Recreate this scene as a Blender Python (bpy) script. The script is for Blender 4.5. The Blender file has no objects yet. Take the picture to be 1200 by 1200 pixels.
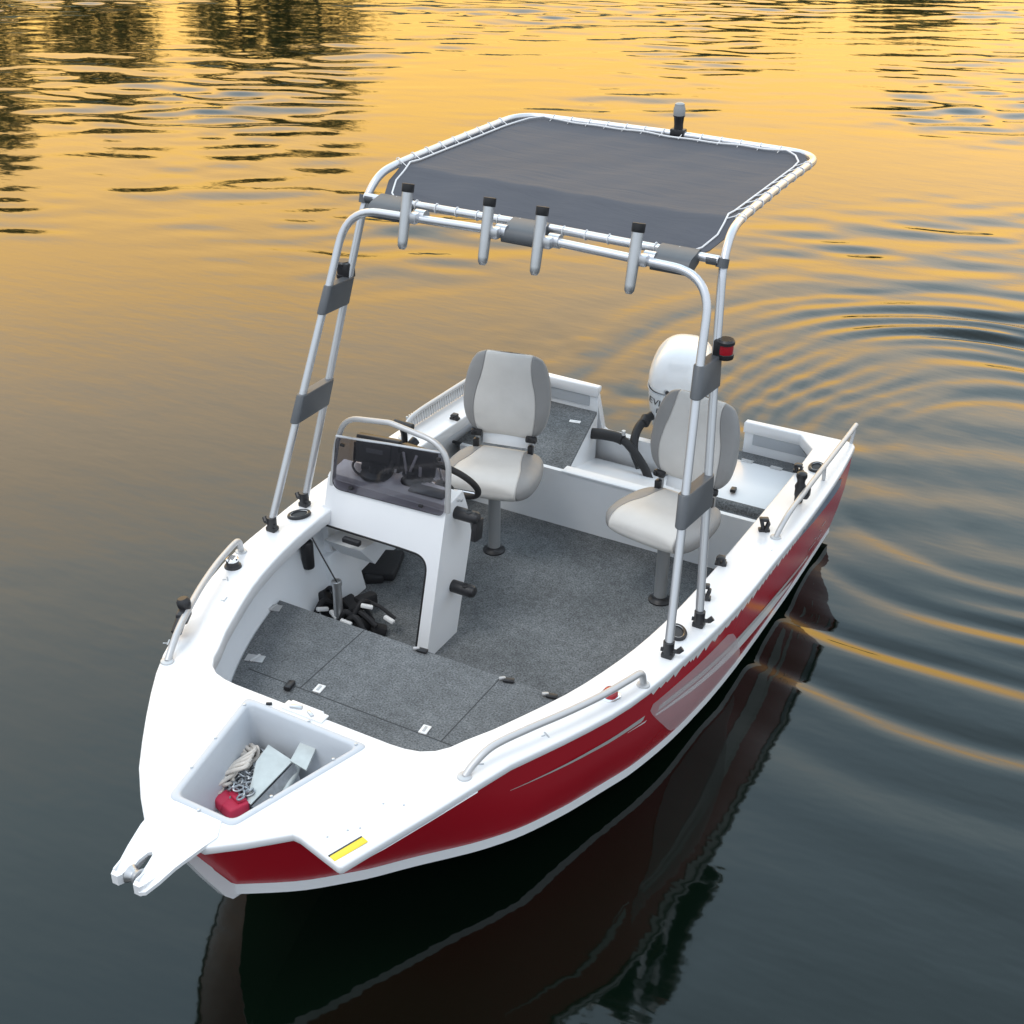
import bpy, bmesh, math, random
import numpy as np
from mathutils import Vector, Matrix, Euler
random.seed(7)
RNG = np.random.default_rng(11)
R = math.radians
SC = bpy.context.scene
COL = SC.collection

# ------------------------------------------------------------------ helpers
def lerp(a, b, t): return a + (b - a) * t
def itp(y, xs, ys): return float(np.interp(y, xs, ys))

class MB:
    """collects verts / faces / material slots for ONE mesh object"""
    def __init__(s): s.v = []; s.f = []; s.m = []
    def add(s, vs, fs, mi=0):
        o = len(s.v)
        s.v += [tuple(p) for p in vs]
        s.f += [tuple(i + o for i in f) for f in fs]
        s.m += [mi] * len(fs)
    def bm(s, bm, mi=0, mat=None):
        bm.verts.index_update()
        vs = [(mat @ v.co if mat else v.co.copy()) for v in bm.verts]
        s.add(vs, [[v.index for v in f.verts] for f in bm.faces], mi)
        bm.free()
    def box(s, c, size, rot=None, bev=0.0, seg=2, mi=0):
        b = bmesh.new(); bmesh.ops.create_cube(b, size=1)
        bmesh.ops.scale(b, vec=size, verts=b.verts)
        if bev > 0:
            bmesh.ops.bevel(b, geom=list(b.edges), offset=bev, segments=seg, affect='EDGES', profile=.5)
        m = Matrix.Translation(c)
        if rot is not None:
            m = m @ (rot.to_4x4() if hasattr(rot, 'to_4x4') else Euler(rot).to_matrix().to_4x4())
        s.bm(b, mi, m)
    def tube(s, pts, r, seg=12, closed=False, mi=0, caps=True, rfun=None):
        P = [Vector(p) for p in pts]; n = len(P)
        T = []
        for i in range(n):
            a = P[(i - 1) % n] if (closed or i > 0) else P[i]
            b = P[(i + 1) % n] if (closed or i < n - 1) else P[i]
            t = (b - a)
            T.append(t.normalized() if t.length > 1e-9 else Vector((0, 0, 1)))
        ref = Vector((0, 0, 1)) if abs(T[0].z) < .9 else Vector((1, 0, 0))
        N = (ref - T[0] * ref.dot(T[0])).normalized()
        vs = []
        for i in range(n):
            N = (N - T[i] * N.dot(T[i])).normalized()
            B = T[i].cross(N)
            rr = r if rfun is None else rfun(i / (n - 1)) * r
            for k in range(seg):
                a = 2 * math.pi * k / seg
                vs.append(P[i] + (N * math.cos(a) + B * math.sin(a)) * rr)
        fs = []
        for i in range(n if closed else n - 1):
            j = (i + 1) % n
            for k in range(seg):
                l = (k + 1) % seg
                fs.append((i * seg + k, i * seg + l, j * seg + l, j * seg + k))
        if caps and not closed:
            fs.append(tuple(reversed(range(seg)))); fs.append(tuple((n - 1) * seg + k for k in range(seg)))
        s.add(vs, fs, mi)
    def lathe(s, prof, c=(0, 0, 0), axis=(0, 0, 1), seg=20, mi=0):
        """prof: (radius, height along axis) list, closed with caps"""
        ax = Vector(axis).normalized()
        ref = Vector((1, 0, 0)) if abs(ax.x) < .9 else Vector((0, 1, 0))
        N = (ref - ax * ref.dot(ax)).normalized(); B = ax.cross(N); c = Vector(c)
        vs = []
        for r, h in prof:
            for k in range(seg):
                a = 2 * math.pi * k / seg
                vs.append(c + ax * h + (N * math.cos(a) + B * math.sin(a)) * max(r, 1e-4))
        fs = []
        for i in range(len(prof) - 1):
            for k in range(seg):
                l = (k + 1) % seg
                fs.append((i * seg + k, i * seg + l, (i + 1) * seg + l, (i + 1) * seg + k))
        fs.append(tuple(reversed(range(seg)))); fs.append(tuple((len(prof) - 1) * seg + k for k in range(seg)))
        s.add(vs, fs, mi)
    def grid(s, rows, mi=0, closed=False):
        """rows: list of equally long point lists"""
        n = len(rows[0]); vs = [p for r in rows for p in r]; fs = []
        for i in range(len(rows) - 1):
            for k in range(n if closed else n - 1):
                l = (k + 1) % n
                fs.append((i * n + k, i * n + l, (i + 1) * n + l, (i + 1) * n + k))
        s.add(vs, fs, mi)
    def prism(s, poly, fn, th0, th1, mi=0, holes=()):
        """2-D polygon (a,b) filled, thickened between th0 and th1; fn(a,b,t)->xyz"""
        b = bmesh.new(); loops = [poly] + list(holes); es = []; L = []
        for lp in loops:
            vv = [b.verts.new((p[0], p[1], 0)) for p in lp]; L.append(len(lp))
            for i in range(len(vv)): es.append(b.edges.new((vv[i], vv[(i + 1) % len(vv)])))
        bmesh.ops.triangle_fill(b, use_beauty=True, use_dissolve=False, edges=es, normal=(0, 0, 1))
        b.verts.index_update()
        base = [(v.co.x, v.co.y) for v in b.verts]; tri = [[v.index for v in f.verts] for f in b.faces]
        b.free(); n = len(base)
        vs = [fn(p[0], p[1], th1) for p in base] + [fn(p[0], p[1], th0) for p in base]
        fs = [tuple(f) for f in tri] + [tuple(i + n for i in reversed(f)) for f in tri]
        o = 0
        for ln in L:
            for i in range(ln):
                a = o + i; c = o + (i + 1) % ln
                fs.append((a, a + n, c + n, c))
            o += ln
        s.add(vs, fs, mi)
    def build(s, name, mats, parent=None, ang=38, smooth=True, loc=None, rot=None):
        me = bpy.data.meshes.new(name)
        me.from_pydata(s.v, [], s.f)
        if not isinstance(mats, (list, tuple)): mats = [mats]
        for m in mats: me.materials.append(m)
        me.polygons.foreach_set('material_index', s.m)
        b = bmesh.new(); b.from_mesh(me)
        bmesh.ops.recalc_face_normals(b, faces=b.faces)
        b.to_mesh(me); b.free()
        if smooth:
            me.polygons.foreach_set('use_smooth', [True] * len(me.polygons))
            me.set_sharp_from_angle(angle=R(ang))
        o = bpy.data.objects.new(name, me); COL.objects.link(o)
        if loc is not None: o.location = loc
        if rot is not None: o.rotation_euler = rot
        if parent is not None: o.parent = parent
        return o

def empty(name, loc=(0, 0, 0), rot=(0, 0, 0), parent=None):
    o = bpy.data.objects.new(name, None); COL.objects.link(o)
    o.empty_display_size = .1
    o.location = loc; o.rotation_euler = rot
    if parent is not None: o.parent = parent
    return o
def tag(o, label=None, cat=None, group=None, kind=None):
    if label: o['label'] = label
    if cat: o['category'] = cat
    if group: o['group'] = group
    if kind: o['kind'] = kind
    return o

def fillet(pts, rad, n=6, closed=False):
    """round the corners of a polyline"""
    P = [Vector(p) for p in pts]; out = []; N = len(P)
    for i in range(N):
        if not closed and i in (0, N - 1): out.append(P[i]); continue
        a, b, c = P[(i - 1) % N], P[i], P[(i + 1) % N]
        rr = rad[i] if isinstance(rad, (list, tuple)) else rad
        d1 = min(rr, (a - b).length * .49); d2 = min(rr, (c - b).length * .49)
        if d1 < 1e-5: out.append(b); continue
        p = b + (a - b).normalized() * d1; q = b + (c - b).normalized() * d2
        for k in range(n + 1):
            t = k / n
            out.append((1 - t) ** 2 * p + 2 * t * (1 - t) * b + t * t * q)
    return out
def spline(pts, n=8):
    P = [Vector(p) for p in pts]; out = []
    for i in range(len(P) - 1):
        p0 = P[max(i - 1, 0)]; p1 = P[i]; p2 = P[i + 1]; p3 = P[min(i + 2, len(P) - 1)]
        for k in range(n):
            t = k / n
            out.append(.5 * ((2 * p1) + (p2 - p0) * t + (2 * p0 - 5 * p1 + 4 * p2 - p3) * t * t + (3 * p1 - p0 - 3 * p2 + p3) * t ** 3))
    out.append(P[-1]); return out
def dens(pts, step):
    """subdivide a 2-D closed loop"""
    out = []
    for i in range(len(pts)):
        a = pts[i]; b = pts[(i + 1) % len(pts)]
        n = max(1, int(math.dist(a, b) / step))
        for k in range(n): out.append((lerp(a[0], b[0], k / n), lerp(a[1], b[1], k / n)))
    return out

# ------------------------------------------------------------------ materials
def mat(name, col, rough=.5, metal=0., spec=.5, coat=0., var=0., vscale=8., bump=0., bscale=60., rvar=0.):
    m = bpy.data.materials.new(name); m.use_nodes = True
    nt = m.node_tree; nd = nt.nodes; lk = nt.links
    p = nd['Principled BSDF']
    p.inputs['Base Color'].default_value = (*col, 1); p.inputs['Roughness'].default_value = rough
    p.inputs['Metallic'].default_value = metal; p.inputs['Specular IOR Level'].default_value = spec
    p.inputs['Coat Weight'].default_value = coat; p.inputs['Coat Roughness'].default_value = .05
    tc = nd.new('ShaderNodeTexCoord')
    if var or rvar:
        n = nd.new('ShaderNodeTexNoise'); n.inputs['Scale'].default_value = vscale; n.inputs['Detail'].default_value = 6
        lk.new(tc.outputs['Object'], n.inputs['Vector'])
        if var:
            mx = nd.new('ShaderNodeMix'); mx.data_type = 'RGBA'
            mx.inputs['A'].default_value = (*[max(0, c * (1 - var)) for c in col], 1)
            mx.inputs['B'].default_value = (*[min(1, c * (1 + var)) for c in col], 1)
            lk.new(n.outputs['Fac'], mx.inputs['Factor']); lk.new(mx.outputs['Result'], p.inputs['Base Color'])
        if rvar:
            mr = nd.new('ShaderNodeMapRange'); mr.inputs['To Min'].default_value = max(.02, rough - rvar); mr.inputs['To Max'].default_value = rough + rvar
            lk.new(n.outputs['Fac'], mr.inputs['Value']); lk.new(mr.outputs['Result'], p.inputs['Roughness'])
    if bump:
        n2 = nd.new('ShaderNodeTexNoise'); n2.inputs['Scale'].default_value = bscale; n2.inputs['Detail'].default_value = 4
        lk.new(tc.outputs['Object'], n2.inputs['Vector'])
        b = nd.new('ShaderNodeBump'); b.inputs['Strength'].default_value = bump; b.inputs['Distance'].default_value = .004
        lk.new(n2.outputs['Fac'], b.inputs['Height']); lk.new(b.outputs['Normal'], p.inputs['Normal'])
    return m

M = {}
M['white'] = mat('white_paint', (.78, .79, .80), .34, coat=.2, var=.06, vscale=2.2, bump=.22, bscale=9, rvar=.12)
M['white_in'] = mat('white_liner_paint', (.78, .81, .835), .5, var=.06, vscale=5, bump=.15, bscale=20)
M['well'] = mat('well_plastic', (.50, .53, .565), .42, var=.07, vscale=9, bump=.1, bscale=30)
M['red'] = mat('red_gloss_paint', (.50, .012, .026), .2, spec=.3, coat=.16, var=.06, vscale=2, bump=.05, bscale=5)
M['bottom'] = mat('hull_bottom', (.10, .105, .105), .5, var=.2, vscale=6)
M['alu'] = mat('brushed_aluminium', (.60, .61, .63), .32, metal=.82)
M['alu_dull'] = mat('dull_aluminium', (.55, .56, .57), .38, metal=.9, var=.12, vscale=22, rvar=.1)
M['steel'] = mat('stainless', (.52, .52, .52), .45, metal=.45, rvar=.06, vscale=40)
M['galv'] = mat('galvanised_steel', (.50, .54, .53), .5, metal=.35, var=.22, vscale=26, bump=.2, bscale=50)
M['chain'] = mat('chain_steel', (.36, .38, .40), .42, metal=.7, var=.4, vscale=60)
M['black'] = mat('black_plastic', (.016, .016, .018), .42, var=.3, vscale=20, bump=.1, bscale=80)
M['blackg'] = mat('black_gloss', (.012, .012, .014), .18)
M['rubber'] = mat('black_rubber', (.014, .014, .015), .6, bump=.2, bscale=90)
M['grey'] = mat('grey_plastic', (.085, .092, .10), .45, var=.15, vscale=16)
M['greyline'] = mat('recess_grey', (.40, .43, .46), .5, var=.08)
M['rope'] = mat('rope', (.62, .57, .51), .85, var=.25, vscale=70, bump=.6, bscale=160)
M['redbag'] = mat('red_pouch_fabric', (.50, .022, .065), .6, var=.15, vscale=30, bump=.4, bscale=60)
M['yellow'] = mat('yellow_label', (.78, .58, .03), .4)
M['dark'] = mat('dark_seam', (.05, .054, .057), .9)
M['silver'] = mat('silver_decal', (.60, .585, .57), .35, metal=.1)
M['decal'] = mat('white_decal', (.80, .80, .79), .35)
M['decal_grey'] = mat('grey_blue_label', (.17, .20, .26), .35, var=.7, vscale=45)
M['redlens'] = mat('red_lens', (.35, .004, .014), .12, coat=.6)
M['chrome'] = mat('chrome', (.85, .85, .86), .12, metal=1.)
M['cowl'] = mat('motor_cowl_white', (.80, .81, .81), .25, coat=.5)
M['cowl_low'] = mat('motor_cowl_lower', (.66, .68, .69), .3, coat=.3)
M['cord'] = mat('white_cord', (.74, .74, .74), .7)
M['pouch_black'] = mat('black_nylon', (.014, .014, .016), .75, var=.4, vscale=14, bump=.6, bscale=40)
M['bark'] = mat('bark', (.05, .035, .02), .9, var=.3)
M['bank'] = mat('bank_grass', (.045, .055, .018), .95, var=.4, vscale=.4)
M['pedestal'] = mat('pedestal_grey', (.30, .31, .315), .4, metal=.2)

def carpet_mat(name, base):
    m = bpy.data.materials.new(name); m.use_nodes = True; nt = m.node_tree; nd = nt.nodes; lk = nt.links
    p = nd['Principled BSDF']; p.inputs['Roughness'].default_value = .95; p.inputs['Specular IOR Level'].default_value = .15
    tc = nd.new('ShaderNodeTexCoord')
    n1 = nd.new('ShaderNodeTexNoise'); n1.inputs['Scale'].default_value = 120; n1.inputs['Detail'].default_value = 3; n1.inputs['Roughness'].default_value = .7
    n2 = nd.new('ShaderNodeTexNoise'); n2.inputs['Scale'].default_value = 3.2; n2.inputs['Detail'].default_value = 5
    n3 = nd.new('ShaderNodeTexNoise'); n3.inputs['Scale'].default_value = 22; n3.inputs['Detail'].default_value = 4
    for n in (n1, n2, n3): lk.new(tc.outputs['Object'], n.inputs['Vector'])
    cr = nd.new('ShaderNodeValToRGB')
    cr.color_ramp.elements[0].position = .30; cr.color_ramp.elements[0].color = (*[c * .42 for c in base], 1)
    cr.color_ramp.elements[1].position = .72; cr.color_ramp.elements[1].color = (*[c * 1.75 for c in base], 1)
    lk.new(n1.outputs['Fac'], cr.inputs['Fac'])
    mr = nd.new('ShaderNodeMapRange'); mr.inputs['From Min'].default_value = .3; mr.inputs['From Max'].default_value = .7
    mr.inputs['To Min'].default_value = .82; mr.inputs['To Max'].default_value = 1.18
    lk.new(n2.outputs['Fac'], mr.inputs['Value'])
    mr2 = nd.new('ShaderNodeMapRange'); mr2.inputs['From Min'].default_value = .3; mr2.inputs['From Max'].default_value = .7
    mr2.inputs['To Min'].default_value = .86; mr2.inputs['To Max'].default_value = 1.14
    lk.new(n3.outputs['Fac'], mr2.inputs['Value'])
    mu = nd.new('ShaderNodeMath'); mu.operation = 'MULTIPLY'
    lk.new(mr.outputs['Result'], mu.inputs[0]); lk.new(mr2.outputs['Result'], mu.inputs[1])
    vm = nd.new('ShaderNodeVectorMath'); vm.operation = 'SCALE'
    lk.new(cr.outputs['Color'], vm.inputs[0]); lk.new(mu.outputs[0], vm.inputs['Scale'])
    lk.new(vm.outputs[0], p.inputs['Base Color'])
    b = nd.new('ShaderNodeBump'); b.inputs['Strength'].default_value = .8; b.inputs['Distance'].default_value = .004
    lk.new(n1.outputs['Fac'], b.inputs['Height']); lk.new(b.outputs['Normal'], p.inputs['Normal'])
    return m
M['carpet'] = carpet_mat('marine_carpet', (.132, .140, .145))

def vinyl_mat(name, fx):
    """two-tone vinyl: pale insert where |x| < fx(h), grey outside; local object coordinates"""
    m = bpy.data.materials.new(name); m.use_nodes = True; nt = m.node_tree; nd = nt.nodes; lk = nt.links
    p = nd['Principled BSDF']; p.inputs['Roughness'].default_value = .5; p.inputs['Specular IOR Level'].default_value = .35
    tc = nd.new('ShaderNodeTexCoord'); sx = nd.new('ShaderNodeSeparateXYZ'); lk.new(tc.outputs['Object'], sx.inputs[0])
    ab = nd.new('ShaderNodeMath'); ab.operation = 'ABSOLUTE'; lk.new(sx.outputs['X'], ab.inputs[0])
    axis, pts, lo, hi = fx
    mr = nd.new('ShaderNodeMapRange'); mr.inputs['From Min'].default_value = lo; mr.inputs['From Max'].default_value = hi
    lk.new(sx.outputs[axis], mr.inputs['Value'])
    fc = nd.new('ShaderNodeFloatCurve'); cv = fc.mapping.curves[0]
    cv.points[0].location = pts[0]; cv.points[1].location = pts[-1]
    for q in pts[1:-1]: cv.points.new(*q)
    fc.mapping.update()
    lk.new(mr.outputs['Result'], fc.inputs['Value'])
    sb = nd.new('ShaderNodeMath'); sb.operation = 'SUBTRACT'; lk.new(ab.outputs[0], sb.inputs[0]); lk.new(fc.outputs[0], sb.inputs[1])
    st = nd.new('ShaderNodeMapRange'); st.inputs['From Min'].default_value = -.0012; st.inputs['From Max'].default_value = .0012
    lk.new(sb.outputs[0], st.inputs['Value'])
    nz = nd.new('ShaderNodeTexNoise'); nz.inputs['Scale'].default_value = 7; nz.inputs['Detail'].default_value = 6; lk.new(tc.outputs['Object'], nz.inputs['Vector'])
    nr = nd.new('ShaderNodeMapRange'); nr.inputs['To Min'].default_value = .86; nr.inputs['To Max'].default_value = 1.1; lk.new(nz.outputs['Fac'], nr.inputs['Value'])
    mx = nd.new('ShaderNodeMix'); mx.data_type = 'RGBA'
    mx.inputs['A'].default_value = (.62, .605, .575, 1); mx.inputs['B'].default_value = (.27, .268, .264, 1)
    lk.new(st.outputs['Result'], mx.inputs['Factor'])
    vm = nd.new('ShaderNodeVectorMath'); vm.operation = 'SCALE'; lk.new(mx.outputs['Result'], vm.inputs[0]); lk.new(nr.outputs['Result'], vm.inputs['Scale'])
    lk.new(vm.outputs[0], p.inputs['Base Color'])
    # seam groove + soft wrinkles
    a2 = nd.new('ShaderNodeMath'); a2.operation = 'ABSOLUTE'; lk.new(sb.outputs[0], a2.inputs[0])
    gr = nd.new('ShaderNodeMapRange'); gr.inputs['From Min'].default_value = 0; gr.inputs['From Max'].default_value = .006; gr.interpolation_type = 'SMOOTHSTEP'
    lk.new(a2.outputs[0], gr.inputs['Value'])
    n2 = nd.new('ShaderNodeTexNoise'); n2.inputs['Scale'].default_value = 9; n2.inputs['Detail'].default_value = 3; lk.new(tc.outputs['Object'], n2.inputs['Vector'])
    ad = nd.new('ShaderNodeMath'); ad.operation = 'ADD'; lk.new(gr.outputs['Result'], ad.inputs[0]); lk.new(n2.outputs['Fac'], ad.inputs[1])
    b = nd.new('ShaderNodeBump'); b.inputs['Strength'].default_value = .6; b.inputs['Distance'].default_value = .010
    lk.new(ad.outputs[0], b.inputs['Height']); lk.new(b.outputs['Normal'], p.inputs['Normal'])
    return m
M['vinyl_seat'] = vinyl_mat('seat_vinyl', ('Y', [(0, .118), (.35, .135), (.7, .175), (1, .19)], -.24, .24))
M['vinyl_back'] = vinyl_mat('backrest_vinyl', ('Z', [(0, .150), (.3, .172), (.52, .164), (.72, .140), (.86, .130), (1, .130)], 0.0, .48))

def glass_mat():
    m = bpy.data.materials.new('tinted_acrylic'); m.use_nodes = True; nt = m.node_tree; nd = nt.nodes; lk = nt.links
    nd.remove(nd['Principled BSDF']); out = nd['Material Output']
    tr = nd.new('ShaderNodeBsdfTransparent'); tr.inputs[0].default_value = (.64, .625, .655, 1)
    gl = nd.new('ShaderNodeBsdfGlossy'); gl.inputs['Roughness'].default_value = .05
    fr = nd.new('ShaderNodeFresnel'); fr.inputs[0].default_value = 1.45
    mx = nd.new('ShaderNodeMixShader')
    lk.new(fr.outputs[0], mx.inputs[0]); lk.new(tr.outputs[0], mx.inputs[1]); lk.new(gl.outputs[0], mx.inputs[2])
    lk.new(mx.outputs[0], out.inputs[0]); return m
M['glass'] = glass_mat()
def translucent_mat():
    m = bpy.data.materials.new('pale_translucent'); m.use_nodes = True; nt = m.node_tree; nd = nt.nodes; lk = nt.links
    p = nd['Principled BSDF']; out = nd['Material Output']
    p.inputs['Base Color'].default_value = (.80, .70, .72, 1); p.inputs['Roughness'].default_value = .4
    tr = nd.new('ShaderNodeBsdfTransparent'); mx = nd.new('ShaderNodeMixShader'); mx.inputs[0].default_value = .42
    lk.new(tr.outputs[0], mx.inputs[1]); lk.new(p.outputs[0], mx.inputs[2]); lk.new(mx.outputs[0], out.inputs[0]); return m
M['translucent'] = translucent_mat()

def canvas_mat():
    m = mat('canvas_fabric', (.086, .090, .103), .85, spec=.25, var=.07, vscale=2.5)
    nt = m.node_tree; nd = nt.nodes; lk = nt.links; p = nd['Principled BSDF']
    tc = nd.new('ShaderNodeTexCoord')
    mp = nd.new('ShaderNodeMapping'); mp.inputs['Scale'].default_value = (1.6, 7, 1); mp.inputs['Rotation'].default_value = (0, 0, .25)
    lk.new(tc.outputs['Object'], mp.inputs[0])
    n = nd.new('ShaderNodeTexNoise'); n.inputs['Scale'].default_value = 1.3; n.inputs['Detail'].default_value = 5; n.inputs['Distortion'].default_value = .6
    lk.new(mp.outputs[0], n.inputs['Vector'])
    b = nd.new('ShaderNodeBump'); b.inputs['Strength'].default_value = .45; b.inputs['Distance'].default_value = .03
    lk.new(n.outputs['Fac'], b.inputs['Height']); lk.new(b.outputs['Normal'], p.inputs['Normal'])
    return m
M['canvas'] = canvas_mat()

def leaf_mat():
    m = bpy.data.materials.new('leaves'); m.use_nodes = True; nt = m.node_tree; nd = nt.nodes; lk = nt.links
    p = nd['Principled BSDF']; p.inputs['Roughness'].default_value = .7
    oi = nd.new('ShaderNodeTexCoord'); n = nd.new('ShaderNodeTexNoise'); n.inputs['Scale'].default_value = .9; n.inputs['Detail'].default_value = 5
    lk.new(oi.outputs['Object'], n.inputs['Vector'])
    cr = nd.new('ShaderNodeValToRGB'); cr.color_ramp.elements[0].position = .3; cr.color_ramp.elements[0].color = (.10, .09, .013, 1)
    cr.color_ramp.elements[1].position = .7; cr.color_ramp.elements[1].color = (.25, .21, .03, 1)
    lk.new(n.outputs['Fac'], cr.inputs['Fac']); lk.new(cr.outputs['Color'], p.inputs['Base Color']); return m
M['leaf'] = leaf_mat()

def water_mat():
    m = bpy.data.materials.new('lake_water'); m.use_nodes = True; nt = m.node_tree; nd = nt.nodes; lk = nt.links
    p = nd['Principled BSDF']
    p.inputs['Base Color'].default_value = (.0012, .0042, .0022, 1); p.inputs['Roughness'].default_value = .05; p.inputs['IOR'].default_value = 1.4
    p.inputs['Specular IOR Level'].default_value = .5
    tc = nd.new('ShaderNodeTexCoord')
    mp = nd.new('ShaderNodeMapping'); mp.inputs['Rotation'].default_value = (0, 0, R(-28)); mp.inputs['Scale'].default_value = (.9, 2.4, 1)
    lk.new(tc.outputs['Object'], mp.inputs[0])
    n = nd.new('ShaderNodeTexNoise'); n.inputs['Scale'].default_value = 1.5; n.inputs['Detail'].default_value = 3; n.inputs['Roughness'].default_value = .55
    lk.new(mp.outputs[0], n.inputs['Vector'])
    n2 = nd.new('ShaderNodeTexNoise'); n2.inputs['Scale'].default_value = 7; n2.inputs['Detail'].default_value = 3
    lk.new(tc.outputs['Object'], n2.inputs['Vector'])
    ml = nd.new('ShaderNodeMath'); ml.operation = 'MULTIPLY_ADD'; ml.inputs[1].default_value = .10
    lk.new(n2.outputs['Fac'], ml.inputs[0]); lk.new(n.outputs['Fac'], ml.inputs[2])
    b = nd.new('ShaderNodeBump'); b.inputs['Strength'].default_value = 1.0; b.inputs['Distance'].default_value = WATER_BUMP
    lk.new(ml.outputs[0], b.inputs['Height']); lk.new(b.outputs['Normal'], p.inputs['Normal'])
    return m
WATER_BUMP = .004
M['water'] = water_mat()

# ------------------------------------------------------------------ boat lines (bow = +Y, port = -X, waterline z = 0)
def sheer(y): return itp(y, [0, 2.7, 3.8, 4.4, 4.9], [.69, .80, .85, .865, .88])
BY = [.15, .57, 1.24, 1.73, 2.14, 2.44, 2.67, 2.9, 3.12, 3.37, 3.57, 3.77, 4.04, 4.18, 4.32, 4.45, 4.53]
BX = [1.115, 1.144, 1.155, 1.145, 1.135, 1.11, 1.082, 1.05, 1.0, .91, .825, .735, .56, .455, .345, .215, .125]
def smooth_tab(xs, ys):
    """monotone-ish smooth interpolation"""
    xs = np.array(xs, float); ys = np.array(ys, float)
    d = np.gradient(ys, xs)
    def f(x):
        x = min(max(x, xs[0]), xs[-1]); i = min(int(np.searchsorted(xs, x, 'right')) - 1, len(xs) - 2); i = max(i, 0)
        h = xs[i + 1] - xs[i]; t = (x - xs[i]) / h
        return float((2*t**3-3*t*t+1)*ys[i] + (t**3-2*t*t+t)*h*d[i] + (-2*t**3+3*t*t)*ys[i+1] + (t**3-t*t)*h*d[i+1])
    return f
bx = smooth_tab(BY, BX)
cxf = smooth_tab([0, 1, 2, 2.41, 2.68, 2.86, 3.12, 3.37, 3.51, 3.75, 3.98, 4.135, 4.25, 4.304], [1.02, 1.02, .985, .94, .885, .835, .758, .664, .587, .43, .287, .177, .06, 0.])
def cx(y): return max(0., cxf(y))
def zc(y): return itp(y, [0, 1, 2, 2.7, 3.1, 3.5, 3.9, 4.304], [.04, .045, .06, .095, .14, .20, .275, .385])
gxf = smooth_tab([.15, .57, 1.24, 1.73, 2.14, 2.44, 2.67, 2.9, 3.12, 3.37, 3.57, 3.77, 4.04, 4.18, 4.32, 4.45, 4.53], [1.10, 1.129, 1.14, 1.13, 1.12, 1.095, 1.067, 1.035, .985, .895, .81, .72, .545, .435, .30, .14, 0.])
def gx(y): return max(0., gxf(y))
def side(y, t, off=0., s=-1):
    """port hull side: t=0 stripe top, t=1 under the gunwale"""
    a = Vector((s * cx(y), y, zc(y) + .05)); b = Vector((s * gx(y), y, sheer(y) - .036))
    p = a.lerp(b, t); p.x += s * .018 * math.sin(math.pi * min(max(t, 0), 1))
    if off:
        d = b - a; n = Vector((s * d.z, 0, -s * d.x)); n.x = s * abs(n.x)
        slope = (gx(y + .02) - gx(y - .02)) / .04
        n.y = -slope * abs(n.x); n.normalize(); p += n * off
    return p
def hullhalf(y, z):
    z0 = zc(y) + .05; z1 = sheer(y) - .036
    if z <= z0: return cx(y)
    return lerp(cx(y), gx(y), (z - z0) / (z1 - z0))

boat = tag(empty('fishing_boat', (0, 0, 0)), 'small open fishing boat with white decks, red sides and a dark canvas top', 'boat')

# ---- hull: bottom, chine stripe, red topsides, transom
def make_hull():
    mb = MB(); N = 90
    for s in (-1, 1):
        rows = {k: [] for k in ('keel', 'chine', 'st', 'mid', 'gun')}
        rows.update({k: [] for k in ('m1', 'm2', 'm3')})
        for i in range(N + 1):
            u = i / N
            y = .07 + (4.304 - .07) * u
            kz = itp(y, [0, 2.6, 3.4, 3.9, 4.304], [-.16, -.16, -.06, .12, .385])
            if u == 1: kz = .3849
            rows['keel'].append((0, y - .02 * (1 - u), kz))
            rows['chine'].append((s * cx(y), y, zc(y)))
            ys = .095 + (4.335 - .095) * u
            yy = min(ys, 4.304)
            sx = cx(yy) if u < 1 else 0
            rows['st'].append((s * (sx + .004 * (1 - u)), ys, zc(yy) + .05 + (ys - yy) * 1.6))
            yg = .15 + (4.53 - .15) * u
            g = (s * gx(yg), yg, sheer(yg) - .034)
            rows['gun'].append(g)
            S = rows['st'][-1]
            for k, t in (('m1', .25), ('m2', .5), ('m3', .75)):
                rows[k].append((lerp(S[0], g[0], t) + s * .018 * math.sin(math.pi * t) * (1 - u ** 6), lerp(S[1], g[1], t), lerp(S[2], g[2], t)))
        mb.grid([rows['keel'], rows['chine']], 0)
        mb.grid([rows['chine'], rows['st']], 1)
        mb.grid([rows['st'], rows['m1'], rows['m2'], rows['m3'], rows['gun']], 2)
    return mb.build('hull', [M['bottom'], M['white'], M['red']], boat, ang=30)
hull = make_hull()
hull['label'] = 'glossy red topsides above a white chine stripe'

def make_transom():
    zG = sheer(.15) - .034; mb = MB()
    poly = [(-gx(.15), zG), (-.49, zG), (-.49, .70), (-.45, .40), (-.43, .385), (.43, .385), (.45, .40), (.49, .70), (.49, zG), (gx(.15), zG), (1.02, .09), (1.02, .04), (.5, -.08), (0, -.16), (-.5, -.08), (-1.02, .04), (-1.02, .09)]
    poly = [p for i, p in enumerate(poly) if p[1] != .70]
    mb.prism(poly, lambda a, b, t: (a, .07 + .08 * max(0, (b - .04)) / .62 + t, b), .002, .05)
    return mb.build('transom', M['white'], boat)
make_transom()
# stem strip (white)
mb = MB(); mb.prism([(4.24, .352), (4.309, .374), (4.345, .42), (4.43, .585), (4.545, .83), (4.49, .83), (4.38, .58), (4.30, .44), (4.22, .385)], lambda a, b, t: (t, a, b), -.016, .016)
mb.build('stem_strip', M['white'], boat)

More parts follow.
